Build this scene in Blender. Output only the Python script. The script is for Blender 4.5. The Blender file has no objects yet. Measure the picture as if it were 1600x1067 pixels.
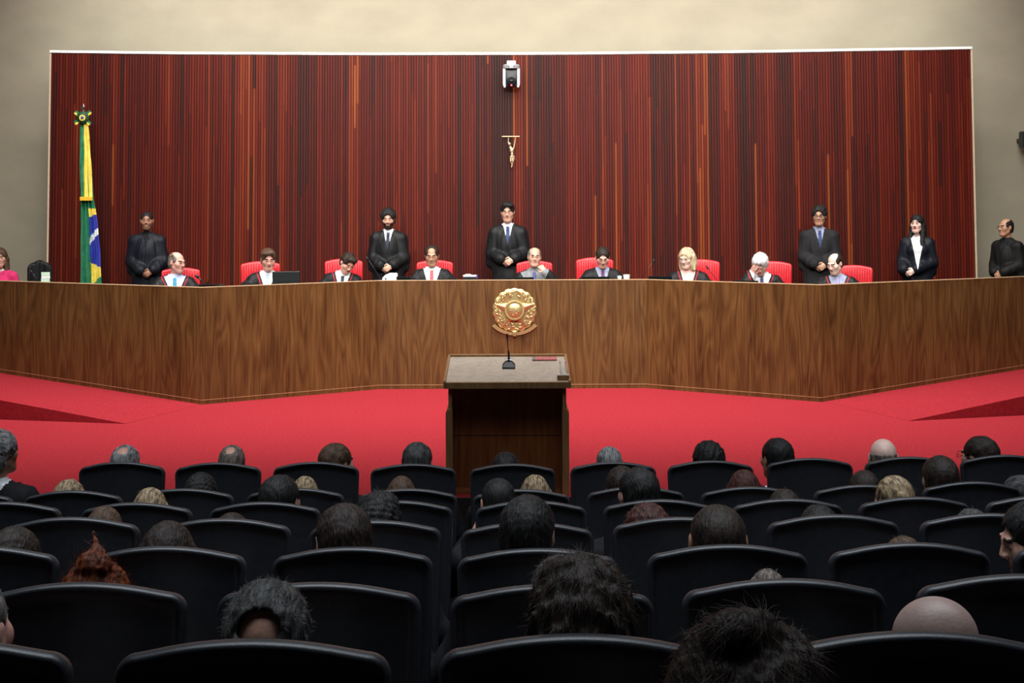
import bpy, bmesh, math, random
import numpy as np
from mathutils import Vector, Matrix, Euler

random.seed(7); RNG = np.random.default_rng(7)
scene = bpy.context.scene
COL = scene.collection
PI = math.pi

# ------------------------------------------------------------------ camera
FPX, CX, HY, CAMZ, ROLL = 2091.0, 800.0, 317.0, 2.25, 0.0042
cam_d = bpy.data.cameras.new('camera')
cam = bpy.data.objects.new('camera', cam_d); COL.objects.link(cam)
cam_d.sensor_width = 36.0; cam_d.lens = FPX / 1600 * 36.0
cam_d.shift_y = -(533.5 - HY) / 1600
cam_d.clip_start = 0.05; cam_d.clip_end = 100
cam.matrix_world = Matrix.Translation((0, 0, CAMZ)) @ Matrix.Rotation(PI / 2, 4, 'X') @ Matrix.Rotation(-ROLL, 4, 'Z')
scene.camera = cam

# ------------------------------------------------------------------ light and exposure
scene.view_settings.view_transform = 'Standard'
scene.view_settings.look = 'None'
scene.view_settings.exposure = 0.0
scene.view_settings.gamma = 1.0
scene.view_settings.use_curve_mapping = False
world = bpy.data.worlds.new('world'); scene.world = world; world.use_nodes = True
world.node_tree.nodes['Background'].inputs[0].default_value = (0.9, 0.95, 1.0, 1)
world.node_tree.nodes['Background'].inputs[1].default_value = 0.05

def area(name, loc, target, sx, sy, power, color=(1, .96, .9), spread=180):
    l = bpy.data.lights.new(name, 'AREA'); l.shape = 'RECTANGLE'; l.size = sx; l.size_y = sy
    l.energy = power; l.color = color; l.spread = math.radians(spread)
    o = bpy.data.objects.new(name, l); COL.objects.link(o)
    o.location = loc
    d = Vector(target) - Vector(loc)
    o.rotation_euler = d.to_track_quat('-Z', 'Y').to_euler()
    return o
L_STAGE = area('stage_light', (0, 14.2, 6.1), (0, 16.4, .9), 13, 1.4, 610, spread=125)
L_FLOOR = area('floor_light', (0, 12.6, 6.25), (0, 12.6, 0), 14.5, 4.8, 160, spread=50)
L_FRONT = area('front_light', (0, 7.6, 6.1), (0, 16.4, 1.4), 10, .8, 230, spread=70)
L_WALL = area('wall_wash_light', (0, 17.2, 6.3), (0, 19.2, 4.6), 13, .3, 260, spread=120)
L_AUD = area('hall_light', (0, 4.8, 6.3), (0, 5.0, 0), 12, 6.0, 300, color=(.86, .93, 1), spread=85)

# ------------------------------------------------------------------ pixel -> place
def W(px, py, Z):
    """point at depth Z that the photograph shows at (px, py)"""
    u, v = px - CX, py - HY
    u2 = u - ROLL * v; v2 = v + ROLL * u
    return Vector((u2 * Z / FPX, Z, CAMZ - v2 * Z / FPX))
def WX(px, Z, py=430): return W(px, py, Z).x
def WZ(px, py, Z): return W(px, py, Z).z

# ------------------------------------------------------------------ tagging helpers
def tag(o, label=None, cat=None, group=None, kind=None):
    if label: o['label'] = label
    if cat: o['category'] = cat
    if group: o['group'] = group
    if kind: o['kind'] = kind
    return o
def empty(name, loc=(0, 0, 0), rz=0, label=None, cat=None, group=None):
    o = bpy.data.objects.new(name, None); COL.objects.link(o)
    o.empty_display_size = .1
    o.location = loc; o.rotation_euler = (0, 0, rz)
    return tag(o, label, cat, group)
def mesh_obj(name, verts, faces, mats, parent=None, smooth=True, midx=None):
    me = bpy.data.meshes.new(name)
    me.from_pydata([tuple(map(float, v)) for v in verts], [], [tuple(map(int, f)) for f in faces])
    if not isinstance(mats, (list, tuple)): mats = [mats]
    for m in mats: me.materials.append(m)
    if smooth: me.polygons.foreach_set('use_smooth', [True] * len(me.polygons))
    if midx is not None: me.polygons.foreach_set('material_index', [int(i) for i in midx])
    me.update()
    o = bpy.data.objects.new(name, me); COL.objects.link(o)
    if parent: o.parent = parent
    return o
def copy_tree(o, parent=None):
    c = o.copy(); COL.objects.link(c)
    if parent: c.parent = parent
    for ch in list(o.children): copy_tree(ch, c)
    return c

class MB:
    """collects shapes of ONE mesh"""
    def __init__(s): s.v = []; s.f = []; s.m = []
    def add(s, vs, fs, m=0):
        b = len(s.v); s.v += [tuple(x) for x in vs]; s.f += [tuple(b + i for i in f) for f in fs]; s.m += [m] * len(fs)
    def box(s, x0, x1, y0, y1, z0, z1, m=0, M=None, bev=0):
        if bev > 0:
            bm = bmesh.new(); bmesh.ops.create_cube(bm, size=1)
            for v in bm.verts: v.co = Vector(((x0 + x1) / 2 + v.co.x * (x1 - x0), (y0 + y1) / 2 + v.co.y * (y1 - y0), (z0 + z1) / 2 + v.co.z * (z1 - z0)))
            bmesh.ops.bevel(bm, geom=bm.edges[:], offset=bev, segments=2, affect='EDGES', profile=.6)
            bm.verts.ensure_lookup_table()
            vs = [v.co.copy() for v in bm.verts]; fs = [[v.index for v in f.verts] for f in bm.faces]; bm.free()
        else:
            vs = [Vector(p) for p in ((x0, y0, z0), (x1, y0, z0), (x1, y1, z0), (x0, y1, z0), (x0, y0, z1), (x1, y0, z1), (x1, y1, z1), (x0, y1, z1))]
            fs = [(0, 3, 2, 1), (4, 5, 6, 7), (0, 1, 5, 4), (1, 2, 6, 5), (2, 3, 7, 6), (3, 0, 4, 7)]
        if M: vs = [M @ v for v in vs]
        s.add(vs, fs, m)
    def tube(s, pts, rad, n=10, m=0, caps=True):
        pts = [Vector(p) for p in pts]
        rads = rad if isinstance(rad, (list, tuple)) else [rad] * len(pts)
        vs, fs = [], []
        prev = None
        for i, p in enumerate(pts):
            d = (pts[min(i + 1, len(pts) - 1)] - pts[max(i - 1, 0)]).normalized()
            if prev is None:
                a = d.orthogonal().normalized()
            else:
                a = (prev - d * prev.dot(d)).normalized()
            prev = a; b = d.cross(a)
            for k in range(n):
                t = 2 * PI * k / n
                vs.append(p + (a * math.cos(t) + b * math.sin(t)) * rads[i])
        for i in range(len(pts) - 1):
            for k in range(n):
                fs.append((i * n + k, i * n + (k + 1) % n, (i + 1) * n + (k + 1) % n, (i + 1) * n + k))
        if caps:
            fs.append(tuple(range(n))[::-1]); fs.append(tuple((len(pts) - 1) * n + k for k in range(n)))
        s.add(vs, fs, m)
    def lathe(s, prof, n=24, m=0, M=None, closed_ends=True):
        vs, fs = [], []
        for r, z in prof:
            for k in range(n):
                t = 2 * PI * k / n; vs.append(Vector((r * math.cos(t), r * math.sin(t), z)))
        for i in range(len(prof) - 1):
            for k in range(n):
                fs.append((i * n + k, i * n + (k + 1) % n, (i + 1) * n + (k + 1) % n, (i + 1) * n + k))
        if closed_ends:
            fs.append(tuple(range(n))[::-1]); fs.append(tuple((len(prof) - 1) * n + k for k in range(n)))
        if M: vs = [M @ v for v in vs]
        s.add(vs, fs, m)
    def ell(s, c, r, nu=14, nv=8, m=0, M=None):
        vs, fs = [], []
        c = Vector(c)
        for j in range(nv + 1):
            ph = -PI / 2 + PI * j / nv
            for i in range(nu):
                t = 2 * PI * i / nu
                vs.append(Vector((r[0] * math.cos(ph) * math.cos(t), r[1] * math.cos(ph) * math.sin(t), r[2] * math.sin(ph))))
        for j in range(nv):
            for i in range(nu):
                fs.append((j * nu + i, j * nu + (i + 1) % nu, (j + 1) * nu + (i + 1) % nu, (j + 1) * nu + i))
        vs = [((M @ v) if M else v) + c for v in vs]
        s.add(vs, fs, m)
    def prism(s, outline, y0, y1, m=0, M=None):
        """outline in x,z ; extruded along y"""
        n = len(outline)
        vs = [Vector((x, y0, z)) for x, z in outline] + [Vector((x, y1, z)) for x, z in outline]
        fs = [tuple(range(n)), tuple(range(2 * n - 1, n - 1, -1))]
        for i in range(n):
            j = (i + 1) % n
            fs.append((i, n + i, n + j, j))
        if M: vs = [M @ v for v in vs]
        s.add(vs, fs, m)
    def build(s, name, mats, parent=None, smooth=False, loc=None, autos=False):
        o = mesh_obj(name, s.v, s.f, mats, parent, smooth or autos, s.m)
        bm = bmesh.new(); bm.from_mesh(o.data)
        bmesh.ops.recalc_face_normals(bm, faces=bm.faces[:])
        if autos:
            for e in bm.edges:
                if len(e.link_faces) == 2 and e.calc_face_angle(0) > .6: e.smooth = False
        bm.to_mesh(o.data); bm.free()
        if loc is not None: o.location = loc
        return o

# ------------------------------------------------------------------ materials
def nt_of(name):
    m = bpy.data.materials.new(name); m.use_nodes = True
    return m, m.node_tree, m.node_tree.nodes['Principled BSDF']
def N(nt, t, **kw):
    n = nt.nodes.new(t)
    for k, v in kw.items(): setattr(n, k, v)
    return n
def mat(name, col, rough=.5, metal=0, noise=.12, scale=30, bump=0, bscale=200, spec=.5, sheen=0, coat=0, stretch=(1, 1, 1), emit=None, col2=None, contrast=(.35, .65)):
    m, nt, b = nt_of(name); L = nt.links.new
    tc = N(nt, 'ShaderNodeTexCoord'); mp = N(nt, 'ShaderNodeMapping'); mp.inputs['Scale'].default_value = stretch
    L(tc.outputs['Object'], mp.inputs['Vector'])
    nz = N(nt, 'ShaderNodeTexNoise'); nz.inputs['Scale'].default_value = scale; nz.inputs['Detail'].default_value = 4
    L(mp.outputs[0], nz.inputs['Vector'])
    cr = N(nt, 'ShaderNodeValToRGB')
    c1 = [max(0, c * (1 - noise)) for c in col[:3]] + [1]
    c2 = (list(col2[:3]) + [1]) if col2 else [min(1, c * (1 + noise)) for c in col[:3]] + [1]
    cr.color_ramp.elements[0].position = contrast[0]; cr.color_ramp.elements[0].color = c1
    cr.color_ramp.elements[1].position = contrast[1]; cr.color_ramp.elements[1].color = c2
    L(nz.outputs['Fac'], cr.inputs[0]); L(cr.outputs[0], b.inputs['Base Color'])
    b.inputs['Roughness'].default_value = rough; b.inputs['Metallic'].default_value = metal
    b.inputs['Specular IOR Level'].default_value = spec
    if sheen: b.inputs['Sheen Weight'].default_value = sheen
    if coat: b.inputs['Coat Weight'].default_value = coat; b.inputs['Coat Roughness'].default_value = .15
    if bump:
        n2 = N(nt, 'ShaderNodeTexNoise'); n2.inputs['Scale'].default_value = bscale; n2.inputs['Detail'].default_value = 3
        L(mp.outputs[0], n2.inputs['Vector'])
        bp = N(nt, 'ShaderNodeBump'); bp.inputs['Strength'].default_value = bump; bp.inputs['Distance'].default_value = .01
        L(n2.outputs['Fac'], bp.inputs['Height']); L(bp.outputs[0], b.inputs['Normal'])
    if emit:
        b.inputs['Emission Color'].default_value = (*emit[:3], 1); b.inputs['Emission Strength'].default_value = emit[3]
    return m

def m_slats():
    m, nt, b = nt_of('jatoba_slats'); L = nt.links.new
    at = N(nt, 'ShaderNodeAttribute'); at.attribute_name = 'plank'
    cr = N(nt, 'ShaderNodeValToRGB'); cr.color_ramp.interpolation = 'LINEAR'
    e = cr.color_ramp.elements
    e[0].position = 0; e[0].color = (.030, .010, .008, 1)
    e[1].position = 1; e[1].color = (.26, .058, .014, 1)
    for p, c in ((.18, (.055, .008, .006, 1)), (.45, (.092, .009, .005, 1)), (.72, (.135, .014, .006, 1)), (.88, (.18, .028, .009, 1))):
        q = e.new(p); q.color = c
    L(at.outputs['Fac'], cr.inputs[0])
    tc = N(nt, 'ShaderNodeTexCoord'); mp = N(nt, 'ShaderNodeMapping'); mp.inputs['Scale'].default_value = (60, 60, 1.5)
    L(tc.outputs['Object'], mp.inputs[0])
    nz = N(nt, 'ShaderNodeTexNoise'); nz.inputs['Scale'].default_value = 1; nz.inputs['Detail'].default_value = 5
    L(mp.outputs[0], nz.inputs['Vector'])
    mr = N(nt, 'ShaderNodeMapRange'); mr.inputs[3].default_value = .45; mr.inputs[4].default_value = 1.25
    L(nz.outputs['Fac'], mr.inputs[0])
    mx = N(nt, 'ShaderNodeMix', data_type='RGBA', blend_type='MULTIPLY'); mx.inputs[0].default_value = 1
    L(cr.outputs[0], mx.inputs[6]); L(mr.outputs[0], mx.inputs[7]); L(mx.outputs[2], b.inputs['Base Color'])
    b.inputs['Roughness'].default_value = .45; b.inputs['Specular IOR Level'].default_value = .15
    return m

def m_wood(name, dark, mid, light, scale=1.0, rough=.35, coat=.15):
    m, nt, b = nt_of(name); L = nt.links.new
    tc = N(nt, 'ShaderNodeTexCoord')
    mp = N(nt, 'ShaderNodeMapping'); mp.inputs['Scale'].default_value = (4.2 * scale, 4.2 * scale, .55 * scale)
    L(tc.outputs['Object'], mp.inputs[0])
    n1 = N(nt, 'ShaderNodeTexNoise'); n1.inputs['Scale'].default_value = 1.0; n1.inputs['Detail'].default_value = 1.2; n1.inputs['Distortion'].default_value = .25
    L(mp.outputs[0], n1.inputs['Vector'])
    # cathedral rings : repeating bands through the slow noise
    mu = N(nt, 'ShaderNodeMath', operation='MULTIPLY'); mu.inputs[1].default_value = 14
    L(n1.outputs['Fac'], mu.inputs[0])
    fr = N(nt, 'ShaderNodeMath', operation='PINGPONG'); fr.inputs[1].default_value = 1; L(mu.outputs[0], fr.inputs[0])
    mp2 = N(nt, 'ShaderNodeMapping'); mp2.inputs['Scale'].default_value = (85 * scale, 85 * scale, 1.6 * scale); L(tc.outputs['Object'], mp2.inputs[0])
    n2 = N(nt, 'ShaderNodeTexNoise'); n2.inputs['Scale'].default_value = 1; n2.inputs['Detail'].default_value = 4; L(mp2.outputs[0], n2.inputs['Vector'])
    mp3 = N(nt, 'ShaderNodeMapping'); mp3.inputs['Scale'].default_value = (1.7 * scale, 1.7 * scale, .35 * scale); L(tc.outputs['Object'], mp3.inputs[0])
    n3 = N(nt, 'ShaderNodeTexNoise'); n3.inputs['Scale'].default_value = 2.2; n3.inputs['Detail'].default_value = 2; L(mp3.outputs[0], n3.inputs['Vector'])
    a = N(nt, 'ShaderNodeMath', operation='MULTIPLY'); a.inputs[1].default_value = .17; L(fr.outputs[0], a.inputs[0])
    a2 = N(nt, 'ShaderNodeMath', operation='MULTIPLY_ADD'); a2.inputs[1].default_value = .70; L(n2.outputs['Fac'], a2.inputs[0]); L(a.outputs[0], a2.inputs[2])
    a3 = N(nt, 'ShaderNodeMath', operation='MULTIPLY_ADD'); a3.inputs[1].default_value = .35; L(n3.outputs['Fac'], a3.inputs[0]); L(a2.outputs[0], a3.inputs[2])
    cr = N(nt, 'ShaderNodeValToRGB'); e = cr.color_ramp.elements
    e[0].position = .36; e[0].color = (*dark, 1); e[1].position = .82; e[1].color = (*light, 1)
    q = e.new(.58); q.color = (*mid, 1)
    L(a3.outputs[0], cr.inputs[0]); L(cr.outputs[0], b.inputs['Base Color'])
    b.inputs['Roughness'].default_value = rough; b.inputs['Coat Weight'].default_value = coat; b.inputs['Coat Roughness'].default_value = .2
    return m

M = {}
M['plaster'] = mat('olive_plaster', (.33, .30, .225), .9, noise=.06, scale=1.3, bump=.35, bscale=55, stretch=(1, 1, 1.6))
M['slat'] = m_slats()
M['slat_back'] = mat('dark_backing', (.012, .005, .004), .8)
M['white_trim'] = mat('white_painted_trim', (.85, .83, .80), .5, noise=.04)
M['edge_trim'] = mat('beige_edge_trim', (.55, .42, .30), .5, noise=.08)
M['carpet'] = mat('red_carpet', (.345, .023, .034), .95, noise=.16, scale=38, bump=.7, bscale=300, spec=.1)
M['dark_carpet'] = mat('dark_carpet', (.020, .006, .007), .95, noise=.3, scale=90, bump=.3, bscale=300)
M['ceiling'] = mat('ceiling_paint', (.16, .15, .13), .9, noise=.05)
M['sidewall'] = mat('side_wall_plaster', (.10, .09, .075), .9, noise=.1, scale=2)
M['bench'] = m_wood('bench_veneer', (.034, .013, .004), (.092, .042, .012), (.165, .086, .027), 1.5)
M['lectern'] = m_wood('lectern_veneer', (.11, .030, .010), (.22, .068, .020), (.30, .11, .035), 1.4)
M['lectern_edge'] = m_wood('lectern_edging', (.24, .125, .05), (.36, .20, .085), (.48, .28, .12), 2)
M['lectern_top'] = m_wood('lectern_top_veneer', (.56, .47, .39), (.70, .60, .51), (.80, .71, .62), 1.2, .16, .9)
M['inlay'] = mat('brass_inlay', (.55, .42, .22), .35, .6, noise=.1)
M['bench_cap'] = mat('bench_light_edge', (.50, .35, .20), .4, noise=.1)
M['gold'] = mat('polished_gold', (.56, .45, .21), .32, .7, noise=.08, scale=60, bump=.12, bscale=90)
M['silver'] = mat('silver_metal', (.75, .75, .76), .25, 1.0, noise=.05)
M['bronze'] = mat('pale_bronze', (.62, .48, .30), .38, .7, noise=.15)
M['chair_shell'] = mat('black_chair_shell', (.020, .024, .030), .36, noise=.15, scale=40, bump=.12, bscale=500, spec=.6)
M['chair_cloth'] = mat('black_chair_fabric', (.010, .010, .012), .9, noise=.2, scale=120, bump=.3, bscale=600, spec=.2)
M['red_leather'] = mat('red_leather', (.50, .012, .022), .33, noise=.1, scale=25, bump=.2, bscale=160)
M['black_plastic'] = mat('black_plastic', (.008, .012, .014), .35, noise=.1)
M['dark_metal'] = mat('dark_metal', (.05, .05, .055), .35, .8, noise=.1)
M['screen'] = mat('dark_screen', (.006, .007, .010), .15, noise=.1)
M['white_plastic'] = mat('white_plastic', (.72, .74, .78), .35, noise=.04)
M['grey_plastic'] = mat('silver_grey_plastic', (.38, .39, .42), .3, .3, noise=.05)
M['paper'] = mat('white_paper', (.78, .80, .80), .8, noise=.04)
M['green_paper'] = mat('pale_green_paper', (.52, .74, .58), .8, noise=.06)
M['blue_card'] = mat('blue_card', (.06, .07, .30), .6, noise=.1)
M['red_led'] = mat('red_led', (.9, .05, .05), .4, emit=(1, .05, .08, 6))
M['name_red'] = mat('red_name_plate', (.55, .07, .08), .45, noise=.15, scale=120, col2=(.70, .25, .25))
M['name_grey'] = mat('grey_name_plate_end', (.25, .20, .19), .45)
M['flag_green'] = mat('green_satin', (.006, .19, .085), .35, noise=.25, scale=14, sheen=.2)
M['flag_yellow'] = mat('yellow_satin', (.80, .66, .10), .4, noise=.12, scale=14)
M['flag_blue'] = mat('blue_satin', (.030, .045, .36), .4, noise=.15)
M['flag_white'] = mat('white_satin', (.78, .82, .85), .5, noise=.05)
M['fringe'] = mat('gold_fringe', (.80, .46, .03), .5, noise=.25, scale=160)
def m_glass():
    m, nt, b = nt_of('clear_glass'); b.inputs['Transmission Weight'].default_value = 1
    b.inputs['Roughness'].default_value = .02; b.inputs['IOR'].default_value = 1.2
    b.inputs['Alpha'].default_value = .45
    return m
M['glass'] = m_glass()
# people
SK = {}
for k, c in dict(greyed=(.36, .255, .225), light=(.60, .34, .25), pink=(.68, .36, .29), tan=(.46, .25, .16), brown=(.30, .14, .085), pale=(.76, .52, .44), dim=(.50, .27, .19)).items():
    SK[k] = mat('skin_' + k, c, .45, noise=.08, scale=35, bump=.08, bscale=150)
    SK[k].node_tree.nodes['Principled BSDF'].inputs['Subsurface Weight'].default_value = .08
    SK[k].node_tree.nodes['Principled BSDF'].inputs['Subsurface Radius'].default_value = (.01, .004, .002)
    SK[k + '_beard'] = mat('stubble_' + k, tuple(x * .42 for x in c), .7, noise=.25, scale=150)
M['lips'] = mat('lips', (.40, .15, .12), .45)
M['lips_red'] = mat('red_lipstick', (.42, .02, .03), .3)
M['eye_white'] = mat('eye_white', (.34, .28, .25), .4)
M['eye_dark'] = mat('dark_iris', (.02, .012, .01), .25)
def hairm(name, c, c2, rough=.58):
    return mat(name, c, rough, noise=.3, scale=1, stretch=(90, 30, 12), col2=c2, bump=.5, bscale=2.2, spec=.28)
HM = dict(
    black=hairm('black_hair', (.006, .006, .006), (.018, .017, .017)),
    dark=hairm('dark_brown_hair', (.012, .008, .006), (.036, .024, .018)),
    brown=hairm('brown_hair', (.050, .026, .016), (.12, .070, .042)),
    reddish=hairm('reddish_dark_hair', (.030, .010, .008), (.085, .028, .020)),
    red=hairm('copper_red_hair', (.060, .012, .005), (.22, .050, .016)),
    blond=hairm('streaked_blond_hair', (.08, .050, .028), (.46, .34, .20)),
    blonde=hairm('pale_blonde_hair', (.42, .30, .16), (.80, .66, .44)),
    grey=hairm('grey_hair', (.09, .09, .09), (.32, .32, .32)),
    darkgrey=hairm('dark_grey_hair', (.020, .020, .020), (.085, .085, .085)),
    saltbrown=hairm('greying_brown_hair', (.07, .055, .045), (.24, .20, .17)),
    white=hairm('white_hair', (.60, .58, .60), (.92, .90, .92)),
)
def cloth(name, c, rough=.75, **kw): kw.setdefault('spec', .2); return mat(name, c, rough, noise=.15, scale=18, bump=.15, bscale=260, **kw)
CM = dict(
    robe=cloth('black_robe', (.009, .0095, .011), .5),
    black=cloth('black_suit', (.010, .010, .012)),
    cape=cloth('black_cape', (.006, .0065, .007), .6),
    bluish=cloth('blue_black_robe', (.007, .009, .015), .5),
    grey=cloth('charcoal_suit', (.016, .016, .018)),
    midgrey=cloth('grey_suit', (.20, .21, .23)),
    navy=cloth('navy_suit', (.014, .020, .040)),
    white=cloth('white_shirt', (.80, .82, .86)),
    paleblue=cloth('pale_blue_shirt', (.50, .60, .85)),
    greyblue=cloth('grey_blue_shirt', (.30, .32, .45)),
    blackshirt=cloth('black_shirt', (.008, .009, .012)),
    pinkshirt=cloth('pale_pink_top', (.75, .48, .44)),
    pink=cloth('pink_jacket', (.62, .03, .15)),
    teal=cloth('teal_tie', (.02, .22, .36), .35),
    lightblue=cloth('light_blue_tie', (.33, .42, .80), .35),
    navytie=cloth('navy_tie', (.010, .016, .045), .35),
    bluetie=cloth('dark_blue_tie', (.018, .035, .12), .35),
    redtie=cloth('rose_red_tie', (.52, .07, .10), .35),
    purple=cloth('purple_tie', (.09, .02, .08), .35),
    stripe=cloth('dark_striped_tie', (.05, .06, .20), .35),
    lilac=cloth('lilac_tie', (.25, .24, .48), .35),
    trim=cloth('red_cord_trim', (.42, .015, .03), .5),
)
# ------------------------------------------------------------------ the room
FLOOR_ST = 0.0; DAIS = .45; ZW = 19.2
def struct(o): o['kind'] = 'structure'; return o
b = MB(); b.box(-8.5, 8.5, ZW, ZW + .3, -.6, 6.6); struct(b.build('wall_back', M['plaster']))
b = MB(); b.box(-8.8, -8.5, -2.2, ZW + .3, -.6, 6.6); struct(b.build('wall_left', M['sidewall']))
b = MB(); b.box(8.5, 8.8, -2.2, ZW + .3, -.6, 6.6); struct(b.build('wall_right', M['sidewall']))
b = MB(); b.box(-8.5, 8.5, -2.5, -2.2, -.6, 6.6); struct(b.build('wall_rear', M['sidewall']))
b = MB(); b.box(-8.8, 8.8, -2.5, ZW + .3, 6.6, 6.8); struct(b.build('ceiling', M['ceiling']))

# stage floor
SE = 10.22
b = MB(); b.box(-8.5, 8.5, SE, ZW, -.6, 0.0); struct(b.build('floor', M['carpet']))
b = MB(); b.box(-8.5, 8.5, SE - .03, SE, -.6, .004); struct(b.build('trim_1', M['slat_back']))
# ramps along the bench wings
for s, nm in ((-1, 'floor_ramp_left'), (1, 'floor_ramp_right')):
    A = Vector((3.50 * s, 15.05, .002)); T = Vector((3.97 * s, 13.73, .002))
    if s > 0: T = W(1398, 660, 1); T = Vector((4.05, 13.70, .002))
    D1 = Vector((6.3 * s, 16.55, .175)); F1 = Vector((5.37 * s, 14.05, .20))
    D2 = Vector((8.5 * s, 17.6, .30)); F2 = Vector((8.5 * s, 14.95, .60))
    V = [A, T, D1, F1, D2, F2]; n = len(V)
    V2 = V + [Vector((v.x, v.y, -.02)) for v in V]
    top = [(0, 1, 3, 2), (2, 3, 5, 4)]
    side = [(1, 7, 9, 3), (3, 9, 11, 5), (0, 6, 7, 1), (0, 2, 8, 6), (2, 4, 10, 8), (4, 5, 11, 10)]
    mb = MB(); mb.add(V2, top + side); struct(mb.build(nm, M['carpet']))

# ------------------------------------------------------------------ slatted wood wall
def panel_y(x):
    return 18.85 - .50 * (abs(x) / 6.4) ** 2 + .012 * math.sin(x * 2.3) + .006 * math.sin(x * 9.1)
XL, XR = -6.30, 6.30
def panel_slats():
    vs, fs, pv = [], [], []
    pitch = .0365; n = int((XR - XL) / pitch)
    rnd = random.Random(3); base = .45
    for i in range(n):
        x0 = XL + i * pitch; xc = x0 + pitch / 2
        if rnd.random() < .40: base = min(.92, max(.05, rnd.gauss(.45, .20)))
        y = panel_y(xc); w = pitch * .40
        z = .2; ztop = 4.335 + .006 * math.sin(xc * 1.9) + rnd.uniform(-.003, .003)
        cuts = [.2]
        while cuts[-1] < ztop:
            cuts.append(min(ztop, cuts[-1] + rnd.uniform(.7, 3.8)))
        lean = .055 * (xc / 6.3)                       # whole panel flares a little towards the floor
        val = base
        for a, c in zip(cuts[:-1], cuts[1:]):
            if c - a < .01: continue
            val = min(1, max(0, base + rnd.gauss(0, .11)))
            if rnd.random() < .045: val = rnd.choice((.05, .12, .85, .95))
            bidx = len(vs)
            for zz in (a, c - .002):
                l = lean * (4.33 - zz) / 2.9
                for dx, dy in ((-w, 0), (w, 0), (w, -.018), (-w, -.018)):
                    vs.append((xc + l + dx, y + dy, zz))
            f = [(0, 1, 5, 4), (1, 2, 6, 5), (2, 3, 7, 6), (3, 0, 4, 7), (4, 5, 6, 7), (3, 2, 1, 0)]
            fs += [tuple(bidx + q for q in ff) for ff in f]; pv += [val] * 6
    return vs, fs, pv
vs, fs, pv = panel_slats()
pan = mesh_obj('wall_wood_slats', vs, fs, M['slat'], smooth=False)
bm = bmesh.new(); bm.from_mesh(pan.data); bmesh.ops.recalc_face_normals(bm, faces=bm.faces[:]); bm.to_mesh(pan.data); bm.free()
at = pan.data.attributes.new('plank', 'FLOAT', 'FACE'); at.data.foreach_set('value', pv)
struct(pan)
def ribbon_wall(x0, x1, za, zb, off, thick, lean=0, n=80):
    vs, fs = [], []
    for i in range(n + 1):
        x = x0 + (x1 - x0) * i / n; y = panel_y(x) + off
        for (yy, zz) in ((y, za), (y + thick, za), (y + thick, zb), (y, zb)):
            l = .055 * (x / 6.3) * (4.33 - zz) / 2.9
            vs.append((x + l, yy, zz))
    for i in range(n):
        for k in range(4):
            fs.append((i * 4 + k, i * 4 + (k + 1) % 4, (i + 1) * 4 + (k + 1) % 4, (i + 1) * 4 + k))
    fs.append((0, 1, 2, 3)); fs.append(tuple(n * 4 + k for k in (3, 2, 1, 0)))
    mb = MB(); mb.add(vs, fs); return mb
struct(ribbon_wall(XL, XR, .2, 4.325, .004, .03).build('wall_panel_backing', M['slat_back']))
struct(ribbon_wall(XL - .02, XR + .02, 4.335, 4.368, -.03, .10).build('trim_2', M['white_trim']))
struct(ribbon_wall(XL - .022, XL - .002, .2, 4.36, -.02, .09, n=2).build('trim_3', M['edge_trim']))
struct(ribbon_wall(XR + .002, XR + .022, .2, 4.36, -.02, .09, n=2).build('trim_4', M['edge_trim']))
# subtle plaster band beside the panel
# ------------------------------------------------------------------ judges' bench
BTOP = 1.318
BL = [(-8.45, 17.45), (-6.3, 16.50), (-3.50, 15.03), (-1.62, 16.22), (1.62, 16.22), (3.46, 15.03), (6.3, 16.50), (8.45, 17.45)]
def bench_y(x):
    for (xa, ya), (xb, yb) in zip(BL[:-1], BL[1:]):
        if xa <= x <= xb: return ya + (yb - ya) * (x - xa) / (xb - xa)
    return BL[0][1]
def base_z(x):
    a = abs(x)
    if a < 3.5: return 0.0
    return (a - 3.5) / 2.8 * .175
def strip(path, za, zb, o0, o1):
    """extruded wall along the bench line; za, zb may be functions of x; o0,o1 = depth offsets (front, back)"""
    f = lambda g, x: g(x) if callable(g) else g
    vs, fs = [], []
    for (x, y) in path:
        for (o, z) in ((o0, za), (o1, za), (o1, zb), (o0, zb)):
            vs.append((x, y + o, f(z, x)))
    for i in range(len(path) - 1):
        for k in range(4):
            fs.append((i * 4 + k, i * 4 + (k + 1) % 4, (i + 1) * 4 + (k + 1) % 4, (i + 1) * 4 + k))
    n = len(path) - 1
    fs.append((3, 2, 1, 0)); fs.append(tuple(n * 4 + k for k in (0, 1, 2, 3)))
    mb = MB(); mb.add(vs, fs); return mb
bench = empty('judges_bench', (0, 16.22, 0), label='long angled wooden bench front in brown veneer below the judges', cat='bench')
def kid(o, p):
    o.parent = p; o.matrix_parent_inverse = Matrix.Translation(-p.location); return o
FL = [(x, y) for x, y in BL]
for i in range(len(FL) - 1):
    kid(strip(FL[i:i + 2], -.01, BTOP - .008, 0, .05).build('front_panel', M['bench']), bench)
kid(strip(FL, BTOP - .008, BTOP, -.004, .06).build('top_edge', M['bench_cap']), bench)
kid(strip(FL, lambda x: base_z(x) + .045, lambda x: base_z(x) + .052, -.003, .0).build('inlay_strip', M['inlay']), bench)
kid(strip(FL, 1.16, 1.19, .052, .75).build('worktop', M['bench']), bench)
# dais floor
mb = MB(); n = len(FL)
mb.add([(x, y + .06, DAIS) for x, y in FL] + [(x, ZW - .001, DAIS) for x, y in FL], [(i, i + 1, n + i + 1, n + i) for i in range(n - 1)])
struct(mb.build('floor_dais', M['dark_carpet']))

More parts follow.
